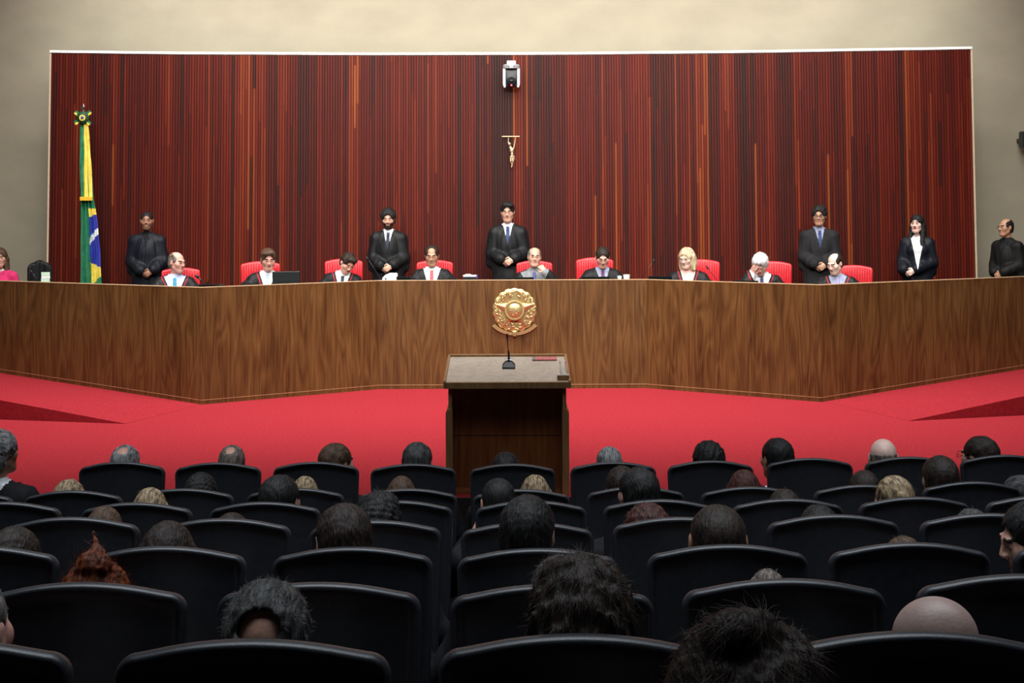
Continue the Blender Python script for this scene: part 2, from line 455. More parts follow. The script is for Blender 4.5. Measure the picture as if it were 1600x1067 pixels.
# ------------------------------------------------------------------ coat of arms
def emblem():
    C = W(804, 484.5, 16.2); root = empty('coat_of_arms', (C.x, 16.22, C.z), label='polished gold coat of arms with a five pointed star on the bench front', cat='emblem')
    R = .262
    # scalloped wreath plate
    mb = MB(); ns = 120; rings = []
    for rr, yy in ((1.0, 0), (1.0, -.012), (.95, -.022), (.80, -.026), (.62, -.02), (0.02, -.02)):
        ring = []
        for i in range(ns):
            t = 2 * PI * i / ns
            sc = 1 + (.05 * abs(math.sin(t * 9)) if rr > .7 else 0)
            r = R * rr * sc * .97
            ring.append((r * math.cos(t), yy, r * math.sin(t) * 1.0))
        rings.append(ring)
    vs = [p for r in rings for p in r]; fs = []
    for j in range(len(rings) - 1):
        for i in range(ns): fs.append((j * ns + i, j * ns + (i + 1) % ns, (j + 1) * ns + (i + 1) % ns, (j + 1) * ns + i))
    fs.append(tuple(range(ns))); fs.append(tuple((len(rings) - 1) * ns + i for i in range(ns)))
    mb.add(vs, fs); wp_ = mb.build('wreath_plate', M['gold'], root, autos=True)
    # leaves of the coffee and tobacco branches
    mb = MB(); rnd = random.Random(5)
    for i in range(64):
        t = -PI / 2 + (i + .5) / 64 * 2 * PI + rnd.uniform(-.04, .04); r = R * rnd.uniform(.62, .93)
        sgn = 1 if math.cos(t) > 0 else -1
        ang = t + sgn * (PI / 2 - .6) + rnd.uniform(-.5, .5)
        Mx = Matrix.Rotation(-ang, 3, 'Y') @ Matrix.Rotation(rnd.uniform(-.4, .4), 3, 'X')
        mb.ell((r * math.cos(t), -.028, r * math.sin(t)), (.026, .010, .010), 8, 6, M=Mx)
    for i in range(40):
        t = rnd.uniform(0, 2 * PI); r = R * rnd.uniform(.55, .95)
        mb.ell((r * math.cos(t), -.03, r * math.sin(t)), (.007, .007, .007), 6, 5)
    mb.build('branches', M['gold'], wp_, smooth=True)
    # star
    mb = MB(); vs = [(0, -.075, 0)]; ro, ri = .255, .105
    for i in range(10):
        t = PI / 2 + i * PI / 5; r = ro if i % 2 == 0 else ri
        vs.append((r * math.cos(t), -.034, r * math.sin(t)))
    for i in range(10):
        t = PI / 2 + i * PI / 5; r = ro if i % 2 == 0 else ri
        vs.append((r * math.cos(t), -.02, r * math.sin(t)))
    fs = [(0, 1 + i, 1 + (i + 1) % 10) for i in range(10)] + [(1 + i, 11 + i, 11 + (i + 1) % 10, 1 + (i + 1) % 10) for i in range(10)]
    mb.add(vs, fs); star_ = mb.build('star', M['gold'], root)
    mb = MB()
    Mr = Matrix.Rotation(PI / 2, 4, 'X')
    mb.lathe([(.122, .03), (.122, .072), (.115, .080), (.100, .080), (.096, .072), (.090, .072)], 48, M=Mr)
    for i in range(27):
        t = 2 * PI * i / 27; mb.ell((.107 * math.cos(t), -.082, .107 * math.sin(t)), (.0045, .004, .0045), 6, 4)
    mb.build('star_ring', M['gold'], star_, autos=True)
    mb = MB(); prof = [(.092, .070)] + [(.090 * math.cos(a), .070 + .032 * math.sin(a)) for a in np.linspace(0, 1.5, 10)]
    mb.lathe(prof, 40, M=Mr)
    for (a, c) in ((-.05, .0), (.02, .01), (.02, -.035), (-.02, -.055), (.05, -.01)):
        mb.ell((a, -.100, c), (.007, .006, .007), 8, 5)
    mb.build('center_dome', M['gold'], star_, smooth=True)
    # ribbon with forked ends and sword hilt
    mb = MB(); vs, fs = [], []; n = 30
    for i in range(n + 1):
        t = math.radians(-90 - 52 + 104 * i / n)
        wd = .020
        for rr, yy in ((.29 - wd, -.010), (.29 + wd, -.010), (.29 + wd, -.028 - .006 * math.cos(i * .2)), (.29 - wd, -.028 - .006 * math.cos(i * .2))):
            sx = 1.12; vs.append((rr * math.cos(t) * sx, yy, rr * math.sin(t) * .97 - .005))
    for i in range(n):
        if 14 <= i <= 15: continue
        for k in range(4): fs.append((i * 4 + k, i * 4 + (k + 1) % 4, (i + 1) * 4 + (k + 1) % 4, (i + 1) * 4 + k))
    mb.add(vs, fs); mb.build('ribbon', M['gold'], root)
    mb = MB(); mb.box(-.019, .019, -.05, -.012, -.315, -.255, bev=.006); mb.box(-.036, .036, -.03, -.01, -.262, -.252, bev=.003)
    mb.box(-.004, .004, -.056, -.048, -.31, -.262); mb.box(-.016, .016, -.056, -.048, -.29, -.283)
    mb.build('sword_hilt', M['gold'], root)
emblem()

# ------------------------------------------------------------------ lectern
def lectern():
    zn, zf = 10.30, 10.86
    NL, NR = W(694, 598, zn), W(891, 598, zn)
    x0, x1 = NL.x, NR.x; xc = (x0 + x1) / 2; hw = (x1 - x0) / 2
    root = empty('lectern', (xc, 10.55, 0), label='wide wooden lectern with a sloping glossy top facing the bench', cat='lectern')
    hn = W(792, 598, zn).z; hf = W(792, 556, zf).z
    y0 = zn - 10.55; y1 = zf - 10.55
    # sloping top board (in local coordinates)
    mb = MB()
    def q(x, y, dz): return (x, y, hn + (hf - hn) * (y - y0) / (y1 - y0) + dz)
    def slab(xa, xb, xa2, xb2, ya, yb, d0, d1, m=0):
        v = [q(xa, ya, d0), q(xb, ya, d0), q(xb2, yb, d0), q(xa2, yb, d0), q(xa, ya, d1), q(xb, ya, d1), q(xb2, yb, d1), q(xa2, yb, d1)]
        mb.add(v, [(0, 3, 2, 1), (4, 5, 6, 7), (0, 1, 5, 4), (1, 2, 6, 5), (2, 3, 7, 6), (3, 0, 4, 7)], m)
    tw = hw * .975
    slab(-hw, hw, -tw, tw, y0 + .012, y1 - .012, -.022, -.002, 0)
    mb.build('sloping_top', M['lectern_top'], root)
    mb = MB()
    slab(-hw - .003, hw + .003, -hw - .003, hw + .003, y0 - .006, y0 + .012, -.042, .004)
    mb.build('front_lip', M['lectern_edge'], root); mb = MB()
    slab(-tw - .003, tw + .003, -tw - .003, tw + .003, y1 - .012, y1 + .008, -.04, .014)
    mb.build('back_lip', M['lectern_edge'], root)
    for s in (-1, 1):
        mb = MB(); a, c = s * (hw - .012), s * (hw + .006); a2, c2 = s * (tw - .012), s * (tw + .006)
        slab(min(a, c), max(a, c), min(a2, c2), max(a2, c2), y0, y1, -.04, .014); mb.build('side_rail', M['lectern_edge'], root)
    # body: two side cheeks (the lower part a little wider), back board, inner shelf
    bw = hw - .030
    for s in (-1, 1):
        mb = MB()
        xo = s * bw; xi = s * (bw - .028)
        mb.prism([(min(xo, xi), .60), (max(xo, xi), .60), (max(xo, xi), hn - .03), (min(xo, xi), hn - .03)], y0 + .03, y1 - .04)
        mb.build('upper_cheek', M['lectern_edge'], root)
        mb = MB(); xo = s * (bw + .020); xi = s * (bw - .032)
        x_a, x_b = min(xo, xi), max(xo, xi)
        if s < 0: ol = [(x_a, 0), (x_b, 0), (x_b, .66), (x_a + .018, .66), (x_a, .635)]
        else: ol = [(x_a, 0), (x_b, 0), (x_b, .635), (x_b - .018, .66), (x_a, .66)]
        mb.prism(ol, y0 + .005, y1 - .02); mb.build('side_panel', M['lectern_edge'], root)
    mb = MB(); mb.box(-bw + .03, bw - .03, y0 + .20, y0 + .225, .02, hn - .02); bb_ = mb.build('back_board', M['lectern'], root)
    mb = MB(); mb.box(-bw + .03, bw - .03, y0 + .198, y0 + .1995, .425, .429); mb.build('board_joint', M['slat_back'], bb_)
    mb = MB(); mb.box(-bw + .03, bw - .03, y0 + .05, y0 + .2, 0, .02); mb.build('bottom_board', M['lectern'], root)
    mb = MB(); mb.box(-bw + .03, bw - .03, y1 - .07, y1 - .045, 0, hn - .03); mb.build('front_board', M['lectern'], root)
    # things on the top
    def on(px, py):
        # ray to the sloping plane
        for zz in np.linspace(zn, zf, 400):
            p = W(px, py, zz)
            if p.z <= hn + (hf - hn) * (zz - zn) / (zf - zn) + .0: return p, math.atan2(hf - hn, zf - zn)
        return p, math.atan2(hf - hn, zf - zn)
    p, tilt = on(795, 573)
    g = empty('gooseneck_microphone', p, label='black gooseneck microphone on the lectern top', cat='microphone'); g.rotation_euler = (tilt, 0, 0)
    mb = MB(); vs = []
    for (w, d0, d1, z) in ((.052, -.045, .04, 0), (.050, -.043, .04, .012), (.026, -.012, .03, .040), (.022, -.008, .028, .043)):
        vs += [(-w, d0, z), (w, d0, z), (w, d1, z), (-w, d1, z)]
    fs = [(3, 2, 1, 0), (12, 13, 14, 15)] + [(4 * j + k, 4 * j + (k + 1) % 4, 4 * j + 4 + (k + 1) % 4, 4 * j + 4 + k) for j in range(3) for k in range(4)]
    mb.add(vs, fs); mb.build('mic_base', mat('mic_base_plastic', (.05, .06, .07), .35), g)
    mb = MB(); mb.tube([(0, .01, .04), (0, .012, .10), (-.004, .02, .13)], [.010, .009, .006], 10)
    mb.tube([(-.004, .02, .13), (-.008, .03, .19), (-.012, .035, .235)], .0035, 8)
    mb.tube([(-.012, .035, .233), (-.013, .036, .265)], [.007, .007], 10); mb.build('gooseneck', M['black_plastic'], g)
    mb = MB(); mb.ell((0, .015, .060), (.042, .018, .004), 20, 4); mb.build('shock_ring', M['grey_plastic'], g)
    # name strip
    p, _ = on(851, 561); e = empty('name_plate', p + Vector((0, 0, .003)), label='small red strip plate with a grey end on the lectern', cat='plate'); e.rotation_euler = (tilt, 0, 0)
    mb = MB(); mb.box(-.072, .098, -.034, .034, 0, .006, bev=.001); mb.build('red_plate', M['name_red'], e)
    mb = MB(); mb.box(-.100, -.072, -.034, .034, 0, .006, bev=.001); mb.build('plate_end', M['name_grey'], e)
    # glass holder and glass
    p, _ = on(880, 592)
    e = empty('glass_holder', p + Vector((0, 0, -.004)), label='small wooden glass holder at the lower right of the lectern top', cat='holder')
    mb = MB(); mb.box(-.046, .046, -.03, .06, 0.0, .034, bev=.003); mb.build('block', M['lectern_edge'], e)
    mb = MB(); mb.box(-.044, .044, -.028, .058, .0343, .037); mb.build('white_liner', M['white_plastic'], e)
    gq = empty('drinking_glass', p + Vector((.0, .015, .0333)), label='clear drinking glass standing in the lectern holder', cat='glass')
    mb = MB(); mb.lathe([(.0, .001), (.024, .001), (.026, .004), (.031, .105), (.0295, .105), (.0245, .008), (0, .008)], 28, closed_ends=False)
    mb.build('glass_body', M['glass'], gq, smooth=True)
lectern()

# ------------------------------------------------------------------ things on the slatted wall
def wall_camera():
    C = W(799, 119, 18.7); root = empty('wall_camera', (C.x, 18.72, C.z), label='silver and black motorised video camera high on the wood wall', cat='camera')
    mb = MB(); mb.box(-.062, .062, -.04, .085, .13, .215, bev=.006); mb.build('mounting_box', M['white_plastic'], root)
    mb = MB(); Mx = Matrix.Translation((0, -.11, .115))
    mb.lathe([(.115, -.025), (.12, -.02), (.12, .02), (.11, .034), (.07, .04)], 32, M=Mx); mb.box(-.07, .07, -.1, .0, .10, .15)
    mb.build('base_disc', M['grey_plastic'], root, autos=True)
    for s in (-1, 1):
        mb = MB(); xa, xb = sorted((s * .118, s * .080))
        ol = [(xa, .09), (xb, .09), (xb, -.12), (xb - (.015 if s > 0 else 0), -.17), (xa + (.015 if s < 0 else 0), -.17), (xa, -.12)]
        mb.prism(ol, -.17, -.07); mb.build('yoke_arm', M['grey_plastic'], root)
    mb = MB(); mb.box(-.078, .078, -.16, -.05, -.16, .08, bev=.02); mb.ell((0, -.14, -.09), (.075, .07, .07), 20, 12)
    mb.tube([(0, -.17, -.075), (0, -.225, -.085)], [.052, .048], 20); hd = mb.build('camera_head', M['black_plastic'], root, autos=True)
    mb = MB(); mb.lathe([(.034, 0), (.03, .004), (0.001, .01)], 20, M=Matrix.Translation((0, -.224, -.085)) @ Matrix.Rotation(PI / 2, 4, 'X')); mb.build('lens', M['screen'], hd, smooth=True)
    mb = MB(); mb.ell((0, -.205, -.143), (.013, .008, .011), 12, 8); mb.build('status_light', M['red_led'], hd)
    mb = MB()
    for i in range(3): mb.box(-.05 + i * .037, -.022 + i * .037, -.232, -.228, .112, .118)
    mb.build('vent_slots', M['black_plastic'], root)
wall_camera()
# ------------------------------------------------------------------ smooth solids on a grid -> one continuous surface
class Grid:
    def __init__(s, xs, ys, zs):
        s.x = np.asarray(xs, np.float32); s.y = np.asarray(ys, np.float32); s.z = np.asarray(zs, np.float32)
        s.F = np.full((len(xs), len(ys), len(zs)), .25, np.float32)
    def _sl(s, lo, hi):
        out = []
        for a, l, h in zip((s.x, s.y, s.z), lo, hi):
            i0 = max(0, np.searchsorted(a, l) - 1); i1 = min(len(a), np.searchsorted(a, h) + 1)
            if i1 <= i0: return None
            out.append(slice(i0, i1))
        return tuple(out)
    def _pts(s, sl):
        return s.x[sl[0]][:, None, None], s.y[sl[1]][None, :, None], s.z[sl[2]][None, None, :]
    def _put(s, sl, d, k, sub):
        A = s.F[sl]
        if sub:
            B = -d; h = np.clip(.5 - .5 * (B - A) / k, 0, 1)
            s.F[sl] = B * (1 - h) + A * h + k * h * (1 - h)
        else:
            h = np.clip(.5 + .5 * (A - d) / k, 0, 1)
            s.F[sl] = A * (1 - h) + d * h - k * h * (1 - h)
    def ell(s, c, r, R=None, k=.02, sub=False):
        c = np.array(c, float); m = max(r) + k + .05
        sl = s._sl(c - m, c + m)
        if sl is None: return
        X, Y, Z = s._pts(sl); X = X - c[0]; Y = Y - c[1]; Z = Z - c[2]
        if R is not None:
            R = np.array(R)
            X, Y, Z = (R[0, 0] * X + R[1, 0] * Y + R[2, 0] * Z, R[0, 1] * X + R[1, 1] * Y + R[2, 1] * Z, R[0, 2] * X + R[1, 2] * Y + R[2, 2] * Z)
        k0 = np.sqrt((X / r[0]) ** 2 + (Y / r[1]) ** 2 + (Z / r[2]) ** 2)
        k1 = np.sqrt((X / r[0] ** 2) ** 2 + (Y / r[1] ** 2) ** 2 + (Z / r[2] ** 2) ** 2) + 1e-6
        s._put(sl, (k0 * (k0 - 1) / k1).astype(np.float32), k, sub)
    def cone(s, a, b, ra, rb, k=.02, sub=False, fy=1.0):
        """rounded cone from a to b ; fy < 1 flattens it front to back"""
        a = np.array(a, float); b = np.array(b, float); m = max(ra, rb) / min(fy, 1) + k + .04
        sl = s._sl(np.minimum(a, b) - m, np.maximum(a, b) + m)
        if sl is None: return
        X, Y, Z = s._pts(sl)
        ba = b - a; L2 = float(ba @ ba) + 1e-9
        h = np.clip(((X - a[0]) * ba[0] + (Y - a[1]) * ba[1] + (Z - a[2]) * ba[2]) / L2, 0, 1)
        dx = X - a[0] - h * ba[0]; dy = (Y - a[1] - h * ba[1]) / fy; dz = Z - a[2] - h * ba[2]
        s._put(sl, (np.sqrt(dx * dx + dy * dy + dz * dz) - (ra + (rb - ra) * h)).astype(np.float32) * min(1, (1 + fy) / 2), k, sub)
    def mesh(s):
        F = s.F; S = F < 0
        nx, ny, nz = F.shape
        c = np.zeros((nx - 1, ny - 1, nz - 1), np.int8)
        for i in (0, 1):
            for j in (0, 1):
                for k in (0, 1): c += S[i:nx - 1 + i, j:ny - 1 + j, k:nz - 1 + k]
        act = (c > 0) & (c < 8)
        I, J, K = np.nonzero(act); idx = -np.ones(act.shape, np.int64); idx[I, J, K] = np.arange(len(I))
        acc = np.zeros((len(I), 3)); cnt = np.zeros(len(I))
        AX = (s.x, s.y, s.z)
        cor = [(i, j, k) for i in (0, 1) for j in (0, 1) for k in (0, 1)]
        for a in cor:
            for ax in range(3):
                if a[ax]: continue
                b = list(a); b[ax] = 1
                fa = F[I + a[0], J + a[1], K + a[2]]; fb = F[I + b[0], J + b[1], K + b[2]]
                m = (fa < 0) != (fb < 0)
                t = np.where(m, fa / np.where(m, fa - fb, 1), 0)
                P = np.stack([s.x[I + a[0]], s.y[J + a[1]], s.z[K + a[2]]], 1).astype(float)
                Q = np.stack([s.x[I + b[0]], s.y[J + b[1]], s.z[K + b[2]]], 1).astype(float)
                acc += np.where(m[:, None], P + (Q - P) * t[:, None], 0); cnt += m
        V = acc / np.maximum(cnt, 1)[:, None]
        quads = []
        def emit(sa, sb, cells):
            fl = (sa != sb)
            q = [fl_idx for fl_idx in np.nonzero(fl)]
            ins = sa[tuple(q)]
            ids = [idx[tuple(np.array(q[d]) + o[d] for d in range(3))] for o in cells]
            A = np.stack(ids, 1)
            A[~ins] = A[~ins][:, ::-1]
            quads.append(A)
        emit(S[:-1, 1:-1, 1:-1], S[1:, 1:-1, 1:-1], ((0, 0, 0), (0, 1, 0), (0, 1, 1), (0, 0, 1)))
        emit(S[1:-1, :-1, 1:-1], S[1:-1, 1:, 1:-1], ((0, 0, 0), (0, 0, 1), (1, 0, 1), (1, 0, 0)))
        emit(S[1:-1, 1:-1, :-1], S[1:-1, 1:-1, 1:], ((0, 0, 0), (1, 0, 0), (1, 1, 0), (0, 1, 0)))
        Q = np.concatenate(quads); Q = Q[(Q >= 0).all(1)]
        return V, Q
def axis(lo, hi, step, fine=()):
    p = [lo]
    while p[-1] < hi:
        st = step
        for a, b, f in fine:
            if a <= p[-1] < b: st = min(st, f)
            elif p[-1] < a < p[-1] + st: st = max(f, a - p[-1])
        p.append(p[-1] + st)
    return np.array(p)
_ang = np.random.default_rng(11).normal(size=(24, 3)); _ph = np.random.default_rng(12).uniform(0, 6.28, 24)
def wob(P, f, seed=0):
    """cheap smooth noise of the points P (n,3), about -1..1"""
    o = np.zeros(len(P))
    for i in range(7):
        d = _ang[(i + seed * 3) % 24]; d = d / np.linalg.norm(d)
        o += np.sin(P @ d * f * (1 + .45 * i) + _ph[(i * 2 + seed) % 24]) / (1 + .35 * i)
    return o / 3.2
def split_obj(name, V, Q, keep, mats, parent, midx=None):
    q = Q[keep]
    if len(q) == 0: return None
    u, inv = np.unique(q, return_inverse=True)
    return mesh_obj(name, V[u], inv.reshape(q.shape), mats, parent, True, None if midx is None else midx[keep])

def rot(yaw=0, pitch=0, roll=0):
    """head turn: yaw>0 turns the face (which looks along -y) towards +x ; pitch>0 bows it ; roll>0 leans the crown to +x"""
    return np.array(Matrix.Rotation(math.radians(yaw), 3, 'Z') @ Matrix.Rotation(math.radians(pitch), 3, 'X') @ Matrix.Rotation(math.radians(roll), 3, 'Y'))

def head_prims(G, c, R, s, sex='m', jaw=1.0):
    c = np.array(c)
    P = lambda *p: c + R @ (np.array(p) * s)
    E = lambda p, r, k=.02, sub=False: G.ell(P(*p), [q * s for q in r], R, k * s, sub)
    Cn = lambda a, b, ra, rb, k=.01, sub=False: G.cone(P(*a), P(*b), ra * s, rb * s, k * s, sub)
    E((0, .018, .030), (.074, .093, .084), .03)
    E((0, -.030, -.045), (.056 * jaw, .060, .074), .035)
    E((0, -.060, -.098), (.026, .026, .020), .03)
    for q in (-1, 1):
        E((q * .044, -.052, -.020), (.021, .024, .022), .035)
        Cn((q * .050, .0, -.055), (q * .022, -.055, -.100), .018, .016, .03)
    Cn((-.034, -.080, .022), (.034, -.080, .022), .011, .011, .018)
    for q in (-1, 1): E((q * .031, -.097, .004), (.016, .013, .010), .010, True)
    for q in (-1, 1): E((q * .031, -.076, .003), (.0145, .0135, .0130), .003)
    Cn((0, -.086, .016), (0, -.103, -.026), .007, .0105, .012)
    for q in (-1, 1): E((q * .011, -.098, -.030), (.009, .010, .008), .008)
    Cn((-.015, -.083, -.054), (.015, -.083, -.054), .0065, .0065, .008)
    Cn((-.012, -.083, -.066), (.012, -.083, -.066), .0070, .0070, .008)
    Cn((-.015, -.093, -.0600), (.015, -.093, -.0600), .0018, .0018, .004, True)
    for q in (-1, 1):
        E((q * .077, .012, -.004), (.010, .019, .032), .008)
        E((q * .088, .004, .0), (.007, .010, .018), .004, True)
def face_regions(V, Q, c, R, s, o):
    """material index per face of the body mesh: 0 skin 1 lips 2 eye white 3 iris 4 brow 5 beard"""
    fc = V[Q].mean(1); q = (fc - np.array(c)) @ R / s
    m = np.zeros(len(Q), int); x, y, z = q[:, 0], q[:, 1], q[:, 2]; ax = np.abs(x); fr = y < -.05
    if o.get('beard'):
        b = (z < -.044) & (z > -.14) & (y < .0) & ((ax > .022) | (z < -.072) | ((z > -.050) & (z < -.041))) & (y > -.30)
        b &= ~((z > -.045) & (ax < .03) & (z > -.041))
        m[b] = 5
    m[fr & (ax < .017) & (z < -.0505) & (z > -.0695) & (y < -.076)] = 1
    if o.get('closed'):
        m[fr & (ax > .020) & (ax < .042) & (z < .000) & (z > -.004) & (y < -.075)] = 3
    else:
        m[fr & (ax > .020) & (ax < .042) & (z < .006) & (z > -.002) & (y < -.078)] = 2
        m[fr & (np.abs(ax - .031) < .0065) & (z < .010) & (z > -.006) & (y < -.078)] = 3
    arc = .026 - 9 * (ax - .030) ** 2
    m[fr & (ax > .013) & (ax < .050) & (z > arc - .006) & (z < arc + .005) & (y < -.06)] = 4
    return m
def hand_prims(G, w, D, Nn, side, curl=.5, s=1.0, spread=0):
    """w wrist, D direction of the fingers, Nn palm normal, side: +1 thumb on the +across side"""
    w = np.array(w, float); D = np.array(D, float); D /= np.linalg.norm(D); Nn = np.array(Nn, float); Nn -= D * (Nn @ D); Nn /= np.linalg.norm(Nn)
    X = np.cross(D, Nn); R = np.stack([X, Nn, D], 1)
    pt = lambda a, b, c: w + R @ (np.array([a, b, c]) * s)
    G.ell(pt(0, 0, .048), (.041 * s, .017 * s, .052 * s), R, .014)
    G.cone(pt(0, 0, -.02), pt(0, 0, .03), .026 * s, .028 * s, .02)
    for i, (ax, l) in enumerate(((.031, .066), (.011, .078), (-.011, .073), (-.031, .056))):
        ax *= side; c = curl + .06 * i
        p0 = pt(ax, 0, .085); dr = np.array([spread * ax * 6, math.sin(c * .6), math.cos(c * .6)]); dr /= np.linalg.norm(dr)
        p1 = p0 + R @ (dr * l * .45 * s); d2 = np.array([0, math.sin(c * 1.7), math.cos(c * 1.7)]); p2 = p1 + R @ (d2 * l * .32 * s)
        d3 = np.array([0, math.sin(c * 2.4), math.cos(c * 2.4)]); p3 = p2 + R @ (d3 * l * .25 * s)
        G.cone(p0, p1, .0095 * s, .0088 * s, .004); G.cone(p1, p2, .0088 * s, .008 * s, .003); G.cone(p2, p3, .008 * s, .007 * s, .003)
    t0 = pt(.030 * side, .006, .022); t1 = pt(.056 * side, .020, .052); t2 = pt(.054 * side, .034, .080)
    G.cone(t0, t1, .013 * s, .0105 * s, .012); G.cone(t1, t2, .0105 * s, .0085 * s, .004)

def torso_T(o):
    piv = np.array([0, 0, o['hip']]); R = rot(o.get('tyaw', 0), o.get('lean', 0), o.get('tilt', 0))
    return lambda p: piv + R @ (np.array(p, float) - piv), R, lambda Pn: (Pn - piv) @ R + piv
def torso_prims(G, T, R, h, inf=0.0, sw=.175, belly=0, fem=0):
    """h = hip height ; everything measured from it"""
    e = lambda p, r, k=.05: G.ell(T((p[0], p[1], p[2] + h)), [q + inf for q in r], R, k)
    e((0, .0, .03), (.165, .120, .12)); e((0, -.015 - belly / 2, .17), (.145 + belly, .105 + belly, .14))
    e((0, .0, .28), (.152, .108, .15))
    for q in (-1, 1):
        G.cone(T((q * .035, .012, h + .435)), T((q * sw, .012, h + .375)), .044 + inf, .050 + inf, .04)
    if fem:
        for q in (-1, 1): e((q * .065, -.085, .28), (.055, .05, .055), .03)
def default_arms(o):
    h = o['hip']; sw = o.get('sw', .175)
    return [dict(sh=(q * (sw + .01), .012, h + .40)) for q in (-1, 1)]

HAIR_CACHE = {}
def hair_geo(style, strands=0, res=.006, seed=1):
    key = (style, strands, res, seed)
    if key in HAIR_CACHE: return HAIR_CACHE[key]
    long_ = style in ('long', 'longside', 'bob')
    zlo = -.42 if style == 'long' else (-.24 if style in ('bob', 'longside') else -.16)
    G = Grid(axis(-.15, .15, res), axis(-.17, .21, res), axis(zlo, .24, res))
    t = dict(buzz=.004, short=.010, shortback=.011, neat=.014, curly=.024, afro=.032, messy=.020, curlyspot=.018, wavy=.028, topknot=.024, bald_top=.008, bald_spot=.010, bald=.003, fluffy=.020, bun=.016, pony=.010, long=.012, bob=.016, longside=.014, thin=.005).get(style, .012)
    G.ell((0, .018, .030), (.075 + t, .094 + t, .085 + t), None, .02)
    G.ell((0, .048, -.030), (.064 + t, .058 + t, .062 + t), None, .03)
    if style == 'fluffy': G.ell((0, -.045, .085), (.075, .055, .045), None, .03); 
    if style == 'neat': G.ell((.01, -.055, .088), (.066, .045, .034), None, .03)
    if style == 'wavy':
        G.ell((0, .04, .0), (.100, .10, .10), None, .04); G.ell((-.03, .02, .085), (.05, .06, .045), None, .03); G.ell((.04, .01, .075), (.05, .06, .04), None, .03)
    if style == 'topknot':
        G.ell((0, .03, -.01), (.102, .10, .10), None, .04); G.ell((-.012, .045, .125), (.048, .044, .034), None, .014); G.ell((.045, .03, .085), (.045, .05, .04), None, .02)
    if style == 'messy': G.ell((.02, .0, .10), (.06, .06, .035), None, .03)
    if long_:
        G.ell((0, .055, -.07), (.092 + t, .055 + t, .13), None, .04)
        if style == 'long':
            for q in (-1, 1): G.cone((q * .070, .025, -.03), (q * .085, -.055, -.33), .034, .030, .03)
            G.ell((0, .075, -.18), (.11, .035, .17), None, .04)
        if style in ('bob', 'longside'):
            for q in (-1, 1): G.cone((q * .080, .015, .02), (q * .080, .0, -.13), .030, .028, .03)
    G.ell((0, -.122, -.044), (.074 if not long_ else .062, .092, .130 if not long_ else .120), None, .012, True)
    if style in ('neat', 'fluffy'): pass
    if not long_:
        for q in (-1, 1): G.ell((q * .095, -.008, -.022), (.032 if style not in ('curly', 'wavy', 'afro', 'curlyspot') else .018, .034, .046), None, .01, True)
        G.ell((0, .05, -.165), (.2, .2, .088), None, .02, True)
        G.ell((0, -.08, -.10), (.2, .10, .10), None, .015, True)
    else: G.ell((0, -.10, -.14), (.055, .12, .14), None, .02, True)
    if style in ('bald_top', 'thin'):
        G.ell((0, -.05, .105), (.066, .115, .070), None, .012, True); G.ell((0, -.10, .03), (.095, .072, .09), None, .012, True)
    if style == 'bald_spot': G.ell((0, .075, .125), (.042, .05, .045), None, .014, True)
    if style == 'curlyspot': G.ell((0, .150, .060), (.052, .095, .044), None, .010, True)
    if style == 'bald': G.ell((0, .01, .13), (.14, .16, .115), None, .01, True)
    if style == 'receding': G.ell((0, -.085, .085), (.060, .06, .045), None, .012, True); G.ell((0, -.11, .03), (.09, .065, .07), None, .012, True)
    if style == 'bun':
        G.ell((-.012, .058, .118), (.050, .046, .044), None, .012); G.cone((-.02, .05, .15), (.005, .03, .205), .016, .005, .01)
        G.cone((-.06, .06, .05), (-.09, .08, .0), .02, .012, .02)
    if style == 'pony':
        G.ell((.03, .112, .045), (.020, .022, .018), None, .01); G.cone((.03, .125, .04), (.045, .150, -.10), .028, .020, .01)
    X, Y, Z = np.meshgrid(G.x, G.y, G.z, indexing='ij')
    near = np.abs(G.F) < .035
    P = np.stack([X[near], Y[near], Z[near]], 1)
    amp, fr = dict(curlyspot=(.004, 150), curly=(.0065, 150), afro=(.005, 220), messy=(.0075, 110), wavy=(.0085, 85), topknot=(.007, 80), fluffy=(.006, 80), bun=(.006, 120), neat=(.003, 90), buzz=(.0006, 200), bald=(.0005, 200), bald_top=(.0015, 160)).get(style, (.0028, 120))
    if style in ('wavy', 'topknot'): P = P * np.array([1, 1, .45])
    G.F[near] += (amp * wob(P, fr, seed)).astype(np.float32)
    if style in ('curly', 'curlyspot', 'wavy', 'messy', 'topknot'): G.F[near] += (amp * .5 * wob(P, fr * 2.2, seed + 1)).astype(np.float32)
    V, Q = G.mesh()
    V = list(map(tuple, V)); F = [tuple(q) for q in Q]
    if strands:
        A = np.array(V); Qa = np.array(F); fc = A[Qa].mean(1)
        nr = np.cross(A[Qa[:, 2]] - A[Qa[:, 0]], A[Qa[:, 3]] - A[Qa[:, 1]]); ar = np.linalg.norm(nr, axis=1) + 1e-12; nr = nr / ar[:, None]
        # the outer side only
        outer = ((fc - np.array([0, .02, .02])) * nr).sum(1) > .02
        if style == 'curlyspot': outer &= (((fc - np.array([0, .150, .062])) / np.array([.056, .10, .054])) ** 2).sum(1) > 1
        pr = ar * outer; pr /= pr.sum(); rg = np.random.default_rng(seed + 5)
        pick = rg.choice(len(fc), strands, p=pr)
        L0, lift, jit = dict(curlyspot=(.014, .20, 1.2), buzz=(.007, .6, .5), bald=(.006, .4, .4), short=(.026, .25, .35), shortback=(.028, .22, .3), curly=(.018, .22, 1.1), afro=(.012, .4, 1.2), messy=(.034, .07, .8), wavy=(.036, .0, .5), topknot=(.038, .0, .45), bun=(.032, .12, .6), fluffy=(.05, .2, .5), long=(.10, .02, .08), bob=(.07, .03, .15), longside=(.08, .02, .1), pony=(.06, .02, .12)).get(style, (.03, .2, .3))
        crown = np.array([.008, .055, .11])
